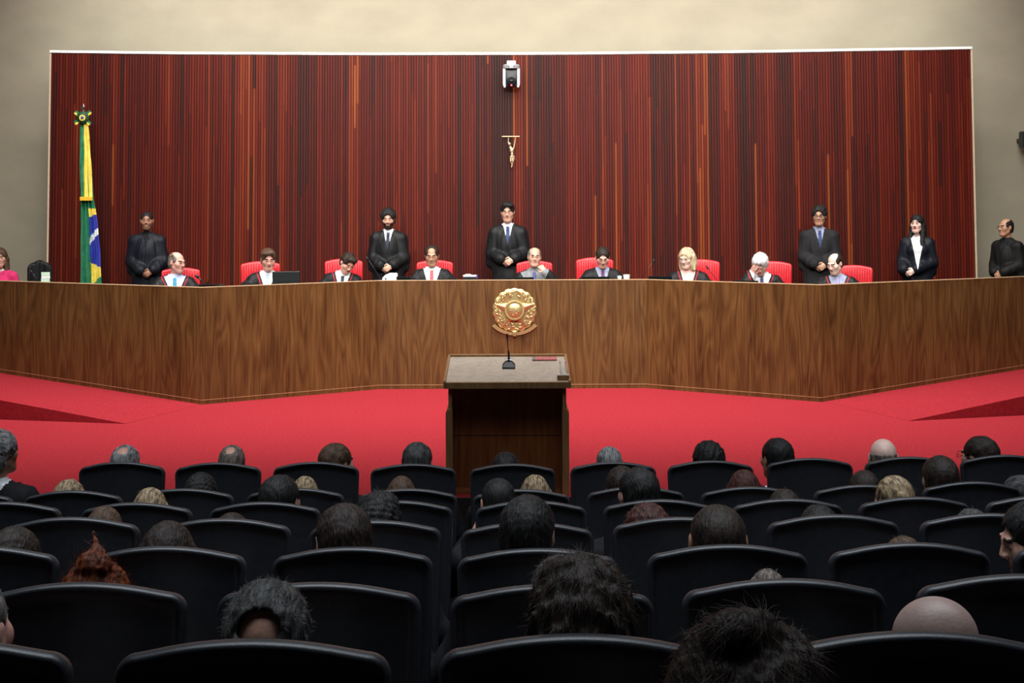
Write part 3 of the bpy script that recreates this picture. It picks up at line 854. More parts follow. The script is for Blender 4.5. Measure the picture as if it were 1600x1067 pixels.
        for i in pick:
            p = fc[i].copy(); n = nr[i]
            d = p - crown
            if long_ or style == 'pony': d = d * .5 + np.array([0, 0, -.10])
            else: d = d + np.array([0, 0, -.03])
            if style == 'bun': d = -(p - np.array([-.012, .058, .13]))
            d = d - n * (d @ n); d /= np.linalg.norm(d) + 1e-9
            d = d + rg.normal(size=3) * jit * .5; d /= np.linalg.norm(d)
            L = L0 * rg.uniform(.5, 1.3); lf = lift * rg.uniform(.2, 1.5); seg = 4; wd = rg.uniform(.0006, .0011) * (1.0 if res > .005 else .8)
            side = np.cross(d, n); side /= np.linalg.norm(side) + 1e-9
            curve = rg.normal() * .35; b0 = len(V)
            for k in range(seg + 1):
                t = k / seg; pos = p - n * .002 + d * L * t + n * (L * lf * t * (1 - .45 * t)) + side * curve * L * t * t - n * ((L * t) ** 2 / .20 if style != 'bun' else 0)
                if not long_: 
                    if t > 0: pos = pos - np.array([0, 0, .0]) 
                w = wd * (1 - t * .75)
                V.append(tuple(pos - side * w)); V.append(tuple(pos + side * w))
            for k in range(seg): F.append((b0 + 2 * k, b0 + 2 * k + 1, b0 + 2 * k + 3, b0 + 2 * k + 2))
    HAIR_CACHE[key] = (V, F)
    return HAIR_CACHE[key]
HAIR_MESH = {}
def add_hair(parent, style, material, c, R, s, strands=0, res=.006, seed=1, flip=1):
    if style in (None, 'none'): return None
    key = (style, material, strands, res, seed)
    if key not in HAIR_MESH:
        V, F = hair_geo(style, strands, res, seed)
        o = mesh_obj('hair', V, F, HM[material], None); HAIR_MESH[key] = o.data
    else:
        o = bpy.data.objects.new('hair', HAIR_MESH[key]); COL.objects.link(o)
    o.parent = parent
    Mx = Matrix.Translation(Vector(c)) @ Matrix([list(map(float, r)) for r in R]).to_4x4() @ Matrix.Diagonal((s * flip, s, s, 1))
    o.matrix_local = Mx
    return o
def glasses(parent, c, R, s, material, thick=.0012, name='glasses', rimless=False):
    mb = MB()
    for q in (-1, 1):
        pts = []
        for i in range(17):
            t = 2 * PI * i / 16
            cx, cz = math.cos(t), math.sin(t); sq = (abs(cx) ** 4 + abs(cz) ** 4) ** -.25
            pts.append((q * .033 + .0235 * cx * sq, -.108 + .004 * abs(cx), .002 + .0165 * cz * sq))
        mb.tube(pts, thick, 6, caps=False)
        mb.tube([(q * .056, -.105, .006), (q * .078, -.06, .008), (q * .082, .0, .006), (q * .080, .018, -.012)], thick, 6)
    mb.tube([(-.010, -.109, .006), (0, -.113, .009), (.010, -.109, .006)], thick, 6)
    o = mb.build(name, material, parent, smooth=True)
    o.matrix_local = Matrix.Translation(Vector(c)) @ Matrix([list(map(float, r)) for r in R]).to_4x4() @ Matrix.Scale(s, 4)
    return o

BODY_CACHE = {}
def build_person(o):
    """o: dict of the pose and the look. Returns the root and the local position of the head top"""
    root = empty('person')
    h = o['hip']; T, TR, Ti = torso_T(o); sw = o.get('sw', .160); fem = o.get('fem', 0)
    hs = o.get('hs', 1.06)
    nb = np.array(T((0, .015, h + .46)))                          # neck base
    hr = rot(*o.get('head', (0, 0, 0)))
    hc = nb + TR @ np.array([0, -.012, .065]) + hr @ np.array([0, -.022, .118 * hs]) 
    hc = hc + np.array(o.get('hoff', (0, 0, 0)))
    fine = o.get('fine', .0055); coarse = o.get('coarse', .014)
    hands = [dict(x) for x in o.get('hands', [])]; o = dict(o); o['arms'] = list(o['arms'])
    for i, x in enumerate(hands):                                   # a hand held to the head
        if 'rel' in x:
            w = hc + hr @ np.array(x['rel']); x['w'] = tuple(w); x['d'] = tuple(hr @ np.array(x['d'], float)); x['n'] = tuple(hr @ np.array(x['n'], float))
            o['arms'][i] = (o['arms'][i][0], tuple(w))
    xa = [(hc[0] - .10, hc[0] + .10, fine)]; ya = [(hc[1] - .13, hc[1] + .13, fine)]; za = [(hc[2] - .14, hc[2] + .13, fine)]
    for hd in hands:
        w = np.array(hd['w']); d = np.array(hd['d'], float); d /= np.linalg.norm(d); e = w + d * .17
        lo = np.minimum(w, e) - .045; hi = np.maximum(w, e) + .045
        xa.append((lo[0], hi[0], .0055)); ya.append((lo[1], hi[1], .0055)); za.append((lo[2], hi[2], .0055))
    ylo = min([-.30] + [np.array(x['w'])[1] - .22 for x in hands] + [hc[1] - .2]) - (.30 if o['sit'] else 0); zhi = hc[2] + .16
    G = Grid(axis(-.52, .52, coarse, xa), axis(ylo, .34, coarse, ya), axis(-.03, zhi, coarse, za))
    # body
    torso_prims(G, T, TR, h, 0, sw, o.get('belly', 0), fem)
    G.cone(nb - TR @ np.array([0, 0, .03]), hc + hr @ np.array([0, .022, -.045]), .056 if not fem else .046, .053 if not fem else .043, .03)
    head_prims(G, hc, hr, hs, jaw=o.get('jaw', 1.0))
    if o['sit']:
        for q in (-1, 1):
            G.cone((q * .09, 0, h), (q * .12, -.40, h + .02), .085, .062, .04); G.cone((q * .12, -.40, h + .0), (q * .12, -.38, .08), .056, .040, .03); G.cone((q * .12, -.36, .04), (q * .125, -.52, .03), .038, .030, .02)
    else:
        for q in (-1, 1):
            G.cone((q * .085, 0, h), (q * .095, 0, h * .52), .085, .058, .04); G.cone((q * .095, 0, h * .52), (q * .10, .02, .07), .055, .040, .03); G.cone((q * .10, .03, .04), (q * .115, -.14, .03), .038, .030, .02)
    arms = o['arms']                                                # [(elbow, wrist)] for -x and +x
    for q, (el, wr) in zip((-1, 1), arms):
        sh = T((q * (sw + .012), .012, h + .368))
        G.cone(sh, el, .050, .040, .04); G.cone(el, wr, .039, .027, .015)
    for hd in hands: hand_prims(G, hd['w'], hd['d'], hd['n'], hd['side'], hd.get('curl', .5), hd.get('s', 1.0))
    V, Q = G.mesh()
    mi = face_regions(V, Q, hc, hr, hs, o)
    sk = SK[o['skin']]
    mesh_obj('body', V, Q, [sk, M['lips_red'] if o.get('lipstick') else M['lips'], M['eye_white'], M['eye_dark'], HM[o.get('brow', 'dark')], HM[o['beard']] if o.get('beard') in HM else SK[o['skin'] + '_beard']], root, True, mi)
    # clothing
    G = Grid(axis(-.60, .60, o.get('cres', .012), [(-.10, .10, .0075)]), axis(ylo, .42, .014, [(-.20, 0, .009)]), axis(-.03, h + .56, o.get('cres', .012), [(h + .22, h + .52, .0075)]))
    inf = o.get('inf', .014)
    torso_prims(G, T, TR, h, inf, sw, o.get('belly', 0), fem)
    if not o.get('nocollar'):
        G.cone(nb - TR @ np.array([0, 0, .02]), nb + TR @ np.array([0, -.004, .012]), .066, .064, .02)
    if o['sit']:
        for q in (-1, 1):
            G.cone((q * .09, 0, h), (q * .12, -.40, h + .02), .10, .078, .04); G.cone((q * .12, -.40, h + .0), (q * .12, -.38, .12), .072, .06, .03)
    else:
        for q in (-1, 1):
            G.cone((q * .085, 0, h), (q * .095, 0, h * .52), .10, .078, .04); G.cone((q * .095, 0, h * .52), (q * .10, .02, .09), .075, .07, .03)
    sl = o.get('sleeve', (.060, .056, .048))
    for q, (el, wr) in zip((-1, 1), arms):
        sh = T((q * (sw + .010), .012, h + .365)); el = np.array(el); wr = np.array(wr); w2 = el + (wr - el) * .93
        G.cone(sh, el, sl[0], sl[1], .04); G.cone(el, w2, sl[1], sl[2], .03)
    if o.get('cape'):                                              # robe hanging wide from the shoulders
        cw = o['cape']
        for q in (-1, 1):
            G.cone(T((q * (sw + .005), .03, h + .36)), (q * (sw + .02 + cw), .04, h - .02), .060, .070, .05)
        G.ell((0, .08, h + .10), (.19 + cw, .070, .32), None, .06)
        if not o['sit']: G.ell((0, -.0, h - .45 + .2), (.19, .13, .42), None, .05)
    X, Y, Z = np.meshgrid(G.x, G.y, G.z, indexing='ij'); near = np.abs(G.F) < .05
    P = np.stack([X[near], Y[near], Z[near]], 1).astype(float)
    PT = Ti(P)
    zv, slope = o.get('V', (h + .20, .30)); ax = np.abs(PT[:, 0] - o.get('vx', 0)); zz = PT[:, 2]
    inV = (PT[:, 1] < .02) & (ax < (zz - zv) * slope) & (zz > zv)
    ncl = (np.hypot(PT[:, 0], PT[:, 1] - .015) < .078) & (zz > h + .435)
    tk = np.where(inV | ncl, .002, o.get('thick', .016))
    tie = inV & (ax < .020 + .010 * np.clip((h + .44 - zz) / .2, 0, 1)) & (zz < h + .455)
    if o.get('tie'): tk = np.where(tie, .010, tk)
    # soft folds
    fold = .0075 * wob(P * np.array([1, 1, .20]), 48, o.get('seed', 1)) * np.where(inV | ncl, .1, 1)
    G.F[near] -= (tk + fold).astype(np.float32)
    V, Q = G.mesh(); fc = V[Q].mean(1); q = Ti(fc)
    ax = np.abs(q[:, 0] - o.get('vx', 0)); zz = q[:, 2]
    inV = (q[:, 1] < .02) & (ax < (zz - zv) * slope) & (zz > zv)
    ncl = (np.hypot(q[:, 0], q[:, 1] - .015) < .088) & (zz > h + .448) & ~(bool(o.get('robecollar')) & (q[:, 1] > -.02))
    tie = inV & (ax < .020 + .010 * np.clip((h + .44 - zz) / .2, 0, 1)) & (zz < h + .455) if o.get('tie') else np.zeros(len(Q), bool)
    shirt = (inV | ncl) & ~tie
    outer = ~(shirt | tie)
    w = (zz - zv) * slope
    trim = outer & (q[:, 1] < .0) & (ax > w + .026) & (ax < w + .038) & (zz > zv - .05) if o.get('trim') else np.zeros(len(Q), bool)
    body_low = np.zeros(len(Q), bool)
    if not o['sit'] or True: body_low = outer & (fc[:, 2] < h - (.10 if not o['sit'] else -.06)) & (np.abs(fc[:, 0]) < .25) & (not o.get('cape'))
    cn = o.get('clothname', 'robe')
    split_obj(cn, V, Q, outer & ~trim & ~body_low, CM[o['cloth']], root)
    if body_low.any(): split_obj('trousers', V, Q, body_low & ~trim, CM[o.get('trousers', 'black')], root)
    split_obj('cord_trim', V, Q, trim, CM['trim'], root)
    split_obj('shirt', V, Q, shirt, CM[o.get('shirt', 'white')], root)
    split_obj('tie', V, Q, tie, CM[o['tie']] if o.get('tie') else None, root)
    hair = add_hair(root, o['hair'], o['hairmat'], hc, hr, hs, o.get('strands', 500), .0055, o.get('hseed', 1), o.get('hflip', 1))
    if o.get('glasses'): glasses(root, hc, hr, hs, M[o['glasses']], o.get('gth', .0012))
    top = -9
    for ob in root.children:
        if ob.name.startswith(('body', 'hair')):
            co = np.empty(len(ob.data.vertices) * 3); ob.data.vertices.foreach_get('co', co); co = co.reshape(-1, 3)
            mw = np.array(ob.matrix_local); co = co @ mw[:3, :3].T + mw[:3, 3]; top = max(top, np.percentile(co[:, 2], 99.95) if ob.name.startswith('hair') else co[:, 2].max())
    return root, hc, top

def place_person(o, px, py, Z, floor=DAIS, rz=0):
    root, hc, top = build_person(o)
    zt = WZ(px, py, Z); s = (zt - floor) / top
    r = Matrix.Rotation(rz, 3, 'Z') @ Vector(hc) * s
    root.scale = (s, s, s); root.rotation_euler = (0, 0, rz)
    root.location = (WX(px, Z, py) - r.x, Z, floor)
    tag(root, o['label'], 'person', o.get('group'))
    return root, s
# ------------------------------------------------------------------ padded panels (chair backs, seats)
def rrect(hw, z0, z1, rt, rb, arch=0, n=10, taper=0):
    """closed outline in x,z with rounded corners; arch = how much the top drops towards the sides"""
    pts = []
    def corner(cx, cz, r, a0, a1):
        for i in range(n + 1):
            t = a0 + (a1 - a0) * i / n; pts.append((cx + r * math.cos(t), cz + r * math.sin(t)))
    for i in range(1, 12): pass
    corner(hw - rt, z1 - arch - rt, rt, 0, PI / 2 - .12)
    m = 15
    for i in range(1, m):
        x = (hw - rt) * (1 - 2 * i / m); pts.append((x, z1 - arch * (x / (hw - rt)) ** 2))
    corner(-(hw - rt), z1 - arch - rt, rt, PI / 2 + .12, PI)
    corner(-(hw - rb), z0 + rb, rb, PI, 1.5 * PI); corner(hw - rb, z0 + rb, rb, 1.5 * PI, 2 * PI)
    if taper:
        pts = [(x * (1 - taper * (z1 - z) / (z1 - z0)), z) for x, z in pts]
    return pts
def pillow(out, prof, wrap=None, tilt=0, piv=0):
    """prof: list of (inset, y) from the front middle round the rim to the back; the faces are filled towards the centre"""
    out = np.array(out); c = (out.max(0) + out.min(0)) / 2; n = len(out)
    nx = np.roll(out, -1, 0) - np.roll(out, 1, 0); nr = np.stack([nx[:, 1], -nx[:, 0]], 1); nr /= np.linalg.norm(nr, axis=1)[:, None] + 1e-9
    rings = []
    for ins, y in prof: rings.append((out - nr * ins, y))
    a, ya = rings[0]; b, yb = rings[-1]
    pre = [(c + (a - c) * f, ya) for f in (.02, .3, .55, .78, .92)]; post = [(c + (b - c) * f, yb) for f in (.92, .78, .55, .3, .02)]
    rings = pre + rings + post
    vs = []
    for r, y in rings:
        for x, z in r:
            yy = y + (wrap(x, z) if wrap else 0)
            if tilt: yy += -(z - piv) * math.tan(tilt)
            vs.append((x, yy, z))
    fs = []
    for j in range(len(rings) - 1):
        for i in range(n): fs.append((j * n + i, j * n + (i + 1) % n, (j + 1) * n + (i + 1) % n, (j + 1) * n + i))
    fs.append(tuple(range(n))); fs.append(tuple((len(rings) - 1) * n + i for i in range(n)))
    mb = MB(); mb.add(vs, fs); return mb

# ------------------------------------------------------------------ auditorium chair : sitter faces +y, back towards the camera
def make_audience_chair():
    r = empty('auditorium_chair')
    wrap = lambda x, z: .035 * (x / .235) ** 2
    out = rrect(.235, .38, 1.10, .045, .05, .030, taper=.10)
    pillow(out, [(.020, .010), (.014, .000), (.006, -.004), (.0, .004), (-.001, .014), (.0, .026), (.006, .034), (.012, .036)], wrap, tilt=-.03, piv=1.1).build('backrest', M['chair_shell'], r, smooth=True)
    out = rrect(.215, .42, 1.06, .05, .05, .028, taper=.10)
    pillow(out, [(.02, .036), (.006, .037), (.0, .045), (.004, .068), (.02, .085), (.05, .092)], wrap, tilt=-.03, piv=1.1).build('back_cushion', M['chair_cloth'], r, smooth=True)
    mb = pillow(rrect(.215, -.22, .22, .06, .05), [(.03, -.03), (.008, -.024), (0, .0), (.006, .045), (.03, .06)])
    o = mb.build('seat', M['chair_cloth'], r, smooth=True); o.matrix_local = Matrix.Translation((0, .30, .44)) @ Matrix.Rotation(-PI / 2, 4, 'X') @ Matrix.Diagonal((1, -1, -1, 1))
    for q in (-1,):
        mb = MB(); mb.box(q * .27 - .022, q * .27 + .022, .06, .42, .60, .635, bev=.012); mb.box(q * .27 - .016, q * .27 + .016, .10, .34, .0, .60, bev=.006)
        mb.build('armrest', M['chair_shell'], r, smooth=False)
    mb = MB(); mb.box(-.20, .20, .10, .16, .36, .41, bev=.008); mb.box(-.05, .05, .08, .30, .0, .04, bev=.006); mb.box(-.03, .03, .11, .17, .03, .38, bev=.006)
    mb.build('pedestal', M['dark_metal'], r)
    return r
ROWS = {}  # name: (Z, floor z)
SC = dict(A=136.0, B=155.5, C=177.0, D=211.0, E=256.5, F=325.5, G=443.0)
TOPY = dict(A=722, B=763, C=783, D=811, E=856, F=912, G=997)
for k in SC:
    Z = .47 * FPX / SC[k]; ROWS[k] = [Z, CAMZ - (TOPY[k] - HY) * (Z + .01) / FPX - 1.10]
CHAIRS = dict(
    A=[(187, 722), (338, 723), (492, 722), (645, 725), (801, 725), (959, 722), (1112, 720), (1268, 716), (1422, 714), (1572, 711)],
    B=[(-62, 769), (110, 767), (285, 764), (459, 763), (637, 764), (815, 765), (995, 761), (1174, 761), (1352, 758), (1523, 753)],
    C=[(2, 785), (209, 786), (411, 785), (619, 783), (830, 783), (1031, 781), (1234, 780), (1434, 777), (1634, 775)],
    D=[(-131, 812), (108, 809), (347, 811), (584, 814), (824, 817), (1063, 809), (1307, 805), (1548, 803)],
    E=[(-44, 854), (253, 855), (548, 856), (840, 858), (1141, 852), (1428, 849), (1720, 846)],
    F=[(123, 912), (494, 912), (863, 915), (1231, 906), (1603, 899)],
    G=[(-122, 1001), (387, 1002), (903, 994), (1438, 989)])
ROWNAME = dict(A='front row', B='second row', C='third row', D='fourth row', E='fifth row', F='sixth row', G='nearest row')
ORD = ['leftmost', 'second from the left', 'third from the left', 'fourth from the left', 'fifth from the left', 'sixth from the left', 'seventh from the left', 'eighth from the left', 'ninth from the left', 'rightmost']
proto = make_audience_chair(); first = True
for k, lst in CHAIRS.items():
    Z, fz = ROWS[k]
    for i, (px, py) in enumerate(lst):
        c = proto if first else copy_tree(proto); first = False
        c.location = (WX(px, Z, py), Z, fz)
        # small height differences of the row : slide along the row's line instead of floating
        c.location.y = Z
        nm = ORD[i] if i < len(lst) - 1 else 'rightmost'
        tag(c, 'black auditorium chair in the %s, %s' % (ROWNAME[k], nm), 'chair', 'black auditorium chairs')
        dy = (py - TOPY[k]) * Z / FPX
        c.scale = (1, 1, (1.10 - dy - (px - CX) * ROLL * Z / FPX) / 1.10)
# tiers under the rows
ks = list('ABCDEFG')
for i, k in enumerate(ks):
    Z, fz = ROWS[k]
    z1 = SE - .03 if i == 0 else ROWS[ks[i - 1]][0] - .05
    z0 = Z - .05 if i < 6 else -2.2
    b = MB(); b.box(-8.5, 8.5, z0, z1, -.6, fz); struct(b.build('floor_tier', M['dark_carpet']))

# ------------------------------------------------------------------ audience
ARM_SIT = [((-.24, .0, .72), (-.15, -.28, .66)), ((.24, .0, .72), (.15, -.28, .66))]
HANDS_SIT = [dict(w=(-.15, -.28, .66), d=(.3, -1, -.25), n=(0, -.2, -1), side=1, curl=.35), dict(w=(.15, -.28, .66), d=(-.3, -1, -.25), n=(0, -.2, -1), side=-1, curl=.35)]
def audience_base(head, fem=0, lean=0, tilt=0):
    o = dict(hip=.52, sit=True, arms=ARM_SIT, hands=HANDS_SIT, head=head, skin='dim', cloth='black', shirt='white', clothname='jacket', hair='none', hairmat='black', hs=1.04, fine=.0062, coarse=.02, cres=.02, thick=.012, V=(.70, .3), sw=.155 if not fem else .14, fem=fem, lean=lean, tilt=tilt, nocollar=False)
    return build_person(o), o
ABASE = {}
def get_base(head, fem, lean, tilt):
    key = (head, fem, lean, tilt)
    if key in ABASE:
        r, hc, top = ABASE[key]; return copy_tree(r), hc, top
    (r, hc, top), o = audience_base(head, fem, lean, tilt)
    ABASE[key] = (r, hc, top)
    return copy_tree(r), hc, top
# head turns (yaw>0 : towards the photo's left, since the sitters face away)
ST, LF, RT = (0, 0, 0), (38, 0, 0), (-38, 0, 0)
AUD = [
 # row, px centre, py top, style, colour, turn, skin, cloth, shirt, strands, width factor, label, extras
 ('A', 195, 697, 'bald_spot', 'grey', ST, 'dim', 'black', 'white', 900, 1.0, 'person with short grey hair thinning at the crown, seated in the front row at left'),
 ('A', 362, 697, 'bald_spot', 'saltbrown', ST, 'dim', 'black', 'white', 900, .93, 'person with greying brown hair and a small bald spot, seated in the front row'),
 ('A', 526, 692, 'short', 'brown', RT, 'light', 'black', 'white', 900, 1.05, 'person with thick brown hair turned slightly right, seated in the front row'),
 ('A', 652, 691, 'short', 'darkgrey', (-8, 4, 0), 'light', 'black', 'white', 900, 1.05, 'person with black hair going grey, front row just left of the lectern'),
 ('A', 790, 706, 'short', 'black', ST, 'dim', 'black', 'white', 900, 1.05, 'person with short black hair seated low in front of the lectern'),
 ('A', 952, 698, 'buzz', 'grey', ST, 'dim', 'black', 'white', 900, 1.0, 'person with cropped grey hair in the front row right of the lectern'),
 ('A', 1106, 689, 'curly', 'black', (25, 0, 0), 'light', 'black', 'white', 900, .93, 'person with curly black hair turned slightly left in the front row'),
 ('A', 1214, 684, 'short', 'black', (22, 0, 0), 'tan', 'navy', 'white', 900, 1.03, 'person in a navy jacket with short black hair leaning left in the front row'),
 ('A', 1381, 685, 'bald', 'saltbrown', (-10, 0, 0), 'pale', 'black', 'white', 900, 1.02, 'person with a shiny bald crown seated in the front row at right'),
 ('A', 1531, 681, 'short', 'dark', (35, 0, 0), 'light', 'black', 'white', 900, 1.05, 'person with dark hair and glasses turned left, rightmost in the front row'),
 ('B', 107, 749, 'bob', 'blond', ST, 'light', 'black', 'white', 900, .93, 'person with streaked blond hair in the second row at far left'),
 ('B', 313, 739, 'afro', 'black', ST, 'brown', 'black', 'white', 1200, .86, 'person with rounded black curly hair in the second row'),
 ('B', 476, 744, 'bob', 'blond', ST, 'light', 'black', 'white', 900, .80, 'person with light blond hair half hidden behind a black haired person'),
 ('B', 627, 744, 'bob', 'brown', ST, 'light', 'black', 'white', 900, .85, 'person with smooth light brown hair in the second row left of the lectern'),
 ('B', 836, 742, 'bob', 'blond', ST, 'light', 'black', 'white', 900, .86, 'person with blond highlights seated right before the lectern'),
 ('B', 972, 728, 'short', 'dark', ST, 'tan', 'black', 'white', 900, 1.0, 'person with dark hair mostly hidden behind the black haired person with a red ear'),
 ('B', 1163, 734, 'bob', 'reddish', ST, 'light', 'black', 'white', 900, .90, 'person with dark reddish brown hair in the second row'),
 ('B', 1351, 735, 'buzz', 'dark', ST, 'tan', 'black', 'white', 700, 1.0, 'person with a shaved brown head in the second row'),
 ('B', 1470, 712, 'short', 'dark', ST, 'light', 'black', 'white', 900, 1.05, 'person with thick dark brown hair sitting tall in the second row at right'),
 ('B', 1592, 742, 'short', 'darkgrey', (62, 0, 0), 'tan', 'black', 'white', 900, 1.0, 'person in glasses with short greying hair turned left at the right edge'),
 ('C', 234, 762, 'bob', 'blond', ST, 'light', 'black', 'white', 1100, .86, 'person with blond streaks parted in the middle in the third row'),
 ('C', 437, 742, 'short', 'black', (-15, 0, 0), 'light', 'black', 'white', 1100, 1.05, 'person with short black hair and one ear showing, third row left'),
 ('C', 997, 730, 'short', 'black', (18, 0, 0), 'pink', 'black', 'white', 1100, 1.05, 'person with black hair and a reddish left ear in the third row'),
 ('C', 1226, 764, 'short', 'dark', ST, 'tan', 'black', 'white', 1000, .95, 'person whose dark brown crown just clears a third row chair'),
 ('C', 1397, 743, 'pony', 'blond', (20, 0, 0), 'light', 'black', 'white', 1300, .95, 'person with dark blond hair tied in a ponytail in the third row'),
 ('D', 588, 766, 'messy', 'black', (12, 0, 0), 'light', 'black', 'white', 1600, 1.0, 'person with tousled black hair in the fourth row left of centre'),
 ('D', 162, 791, 'bob', 'brown', ST, 'light', 'black', 'white', 1200, .82, 'person with flat brown hair in the fourth row at left'),
 ('D', 361, 801, 'short', 'dark', ST, 'tan', 'black', 'white', 1000, .9, 'person whose dark crown barely shows over a fourth row chair at left'),
 ('D', 1012, 787, 'curly', 'reddish', ST, 'light', 'black', 'white', 1500, .98, 'person with curly dark brown hair in the fourth row'),
 ('D', 1280, 789, 'short', 'black', ST, 'light', 'black', 'white', 1000, .97, 'person with smooth black hair low behind a fourth row chair'),
 ('D', 1520, 795, 'short', 'darkgrey', ST, 'tan', 'black', 'white', 1000, .92, 'person whose grey-black crown barely shows in the fourth row at right'),
 ('E', 535, 788, 'short', 'dark', (14, 4, 0), 'light', 'black', 'white', 2200, 1.05, 'person with dark hair and a glimpse of ear and glasses in the fifth row'),
 ('E', 825, 774, 'short', 'black', (-12, 0, 0), 'pink', 'black', 'white', 2400, 1.02, 'person with full black hair and a red-lit right ear at the centre'),
 ('E', 1122, 790, 'buzz', 'dark', ST, 'tan', 'black', 'white', 3200, 1.12, 'person with a closely shaved dark head and both ears showing'),
 ('E', 261, 815, 'bob', 'dark', ST, 'light', 'black', 'white', 1800, .95, 'person with glossy dark straight hair in the fifth row at left'),
 ('E', 20, 823, 'short', 'dark', ST, 'light', 'black', 'white', 1500, 1.0, 'person with dark hair in deep shade at the left edge'),
 ('E', 1413, 838, 'short', 'brown', ST, 'light', 'black', 'white', 1500, .85, 'person whose brown crown barely shows over a fifth row chair'),
 ('F', 147, 838, 'bun', 'red', (-10, 5, 0), 'pink', 'black', 'white', 3800, 1.0, 'person with messy copper red hair tied in a bun'),
 ('F', 876, 869, 'short', 'darkgrey', ST, 'light', 'black', 'white', 2200, .98, 'person with a smooth dark dome of hair behind the wavy haired head'),
 ('F', 1200, 890, 'short', 'saltbrown', ST, 'light', 'black', 'white', 1500, .72, 'person whose light brown crown barely shows over a sixth row chair'),
 ('G', -58, 900, 'buzz', 'grey', (-8, 0, 0), 'pink', 'black', 'white', 2500, 1.0, 'person with a bare pinkish head cut by the left edge'),
 ('G', 416, 908, 'bald_crown', 'darkgrey', ST, 'light', 'black', 'white', 5200, .97, 'person with curly dark grey hair around a large bald patch'),
 ('G', 906, 872, 'wavy', 'dark', ST, 'light', 'black', 'white', 6500, .95, 'person with big wavy dark hair nearest the centre'),
 ('G', 1462, 938, 'bare', 'grey', (60, 20, 0), 'greyed', 'black', 'white', 1500, .95, 'person with a bald shiny head and glasses bowing to the left'),
]
HAIR_TWEAK = {'bald_crown': 'curlyspot'}
def audience_person(row, px, py, style, colr, turn, skin, clothn, shirt, strands, wf, label, Zo=.23, floor=None, rz=PI):
    fem = 1 if style in ('bob', 'bun', 'pony') else 0
    root, hc, top = get_base(turn, fem, 0, 0)
    Z, fz = ROWS[row] if row in ROWS else (1.45, .60)
    if floor is not None: fz = floor
    hr = rot(*turn); hs = 1.04
    hstyle = {'bald_crown': 'curlyspot', 'bare': 'none'}.get(style, style)
    for ch in root.children:
        b = ch.name.split('.')[0]
        m = {'body': SK[skin], 'jacket': CM[clothn], 'shirt': CM[shirt], 'trousers': CM['black']}.get(b)
        if m and ch.material_slots:
            ch.material_slots[0].link = 'OBJECT'; ch.material_slots[0].material = m
    hres = .0045 if row in 'EFGH' else .006
    h = add_hair(root, hstyle, colr, hc, hr, hs, strands, hres, 1 + (px % 3), 1 if px % 2 else -1)
    extra = dict(afro=.03, curly=.022, messy=.035, wavy=.025, topknot=.028, bun=.085, neat=.014, short=.011, bob=.016, fluffy=.03, pony=.010, bald_crown=.018).get(style, .004)
    tp = top + extra * hs if (hstyle != 'none') else top
    ZH = Z + Zo
    zt = WZ(px, py, ZH); s = (zt - fz) / tp
    w = s * wf
    # keep the sitter's build natural: width follows the head size seen in the photo
    root.scale = (w, w, s); root.rotation_euler = (0, 0, rz)
    r = Matrix.Rotation(rz, 3, 'Z') @ Vector(hc)
    root.location = (WX(px, ZH, py) - r.x * w, ZH, fz)
    root.name = 'person'
    tag(root, label, 'person')
    return root, hc, hr, hs
AROOT = {}
for a in AUD:
    AROOT[(a[0], a[1])] = audience_person(*a)
for k in list(ABASE):                       # the bare templates leave the scene
    r = ABASE[k][0]
    for ch in list(r.children): bpy.data.objects.remove(ch)
    bpy.data.objects.remove(r)
def spectacles(key, m='black_plastic', th=.0018):
    r, hc, hr, hs = AROOT[key]; glasses(r, hc, hr, hs, M[m], th)
spectacles(('A', 1531)); spectacles(('B', 1592)); spectacles(('G', 1462), 'grey_plastic'); spectacles(('E', 535), 'grey_plastic')
# the nearest head, at the lower edge, beyond the last row seen
ABASE.clear()
ROWS['H'] = [1.32, .60]
r_ = audience_person('H', 1160, 962, 'topknot', 'dark', (8, 0, 0), 'light', 'black', 'white', 8000, .97, 'person with dark tousled hair at the bottom edge of the photo, closest of all')
for k in list(ABASE):
    r = ABASE[k][0]
    for ch in list(r.children): bpy.data.objects.remove(ch)
    bpy.data.objects.remove(r)
c = copy_tree(proto); c.location = (WX(1160, 1.32, 1100), 1.32, .60); c.scale = (1, 1, .93)
tag(c, 'black auditorium chair below the bottom edge of the photo', 'chair', 'black auditorium chairs')

# man in the black suit at the far left, seated by himself before the first chairs
def posed(**k):
    d = dict(hip=.52, sit=True, arms=ARM_SIT, hands=HANDS_SIT, head=(0, 0, 0), skin='light', cloth='robe', shirt='white', clothname='robe', hair='short', hairmat='dark', V=(.72, .42), strands=400)
    d.update(k); return d
o = posed(hair='curly', hairmat='grey', head=(-38, -4, 0), cloth='black', clothname='suit_jacket', skin='tan', strands=2500, hs=1.04, label='person in a black suit with curly grey hair at the left end of the front')
r, s = place_person(o, -1, 677, 7.55, floor=ROWS['A'][1], rz=PI)
r.scale = (s * 1.0, s * 1.0, s)
mb = MB(); mb.box(-.21, .21, -.2, .2, .39, .44, bev=.015); st = empty('stool', (r.location.x, 7.55, ROWS['A'][1]), label='low dark stool under the person in the black suit', cat='stool')
mb.build('seat', M['chair_cloth'], st)
for sx in (-1, 1):
    for sy in (-1, 1):
        mb = MB(); mb.tube([(sx * .17, sy * .16, 0), (sx * .16, sy * .15, .40)], .014, 8); mb.build('leg', M['dark_metal'], st)

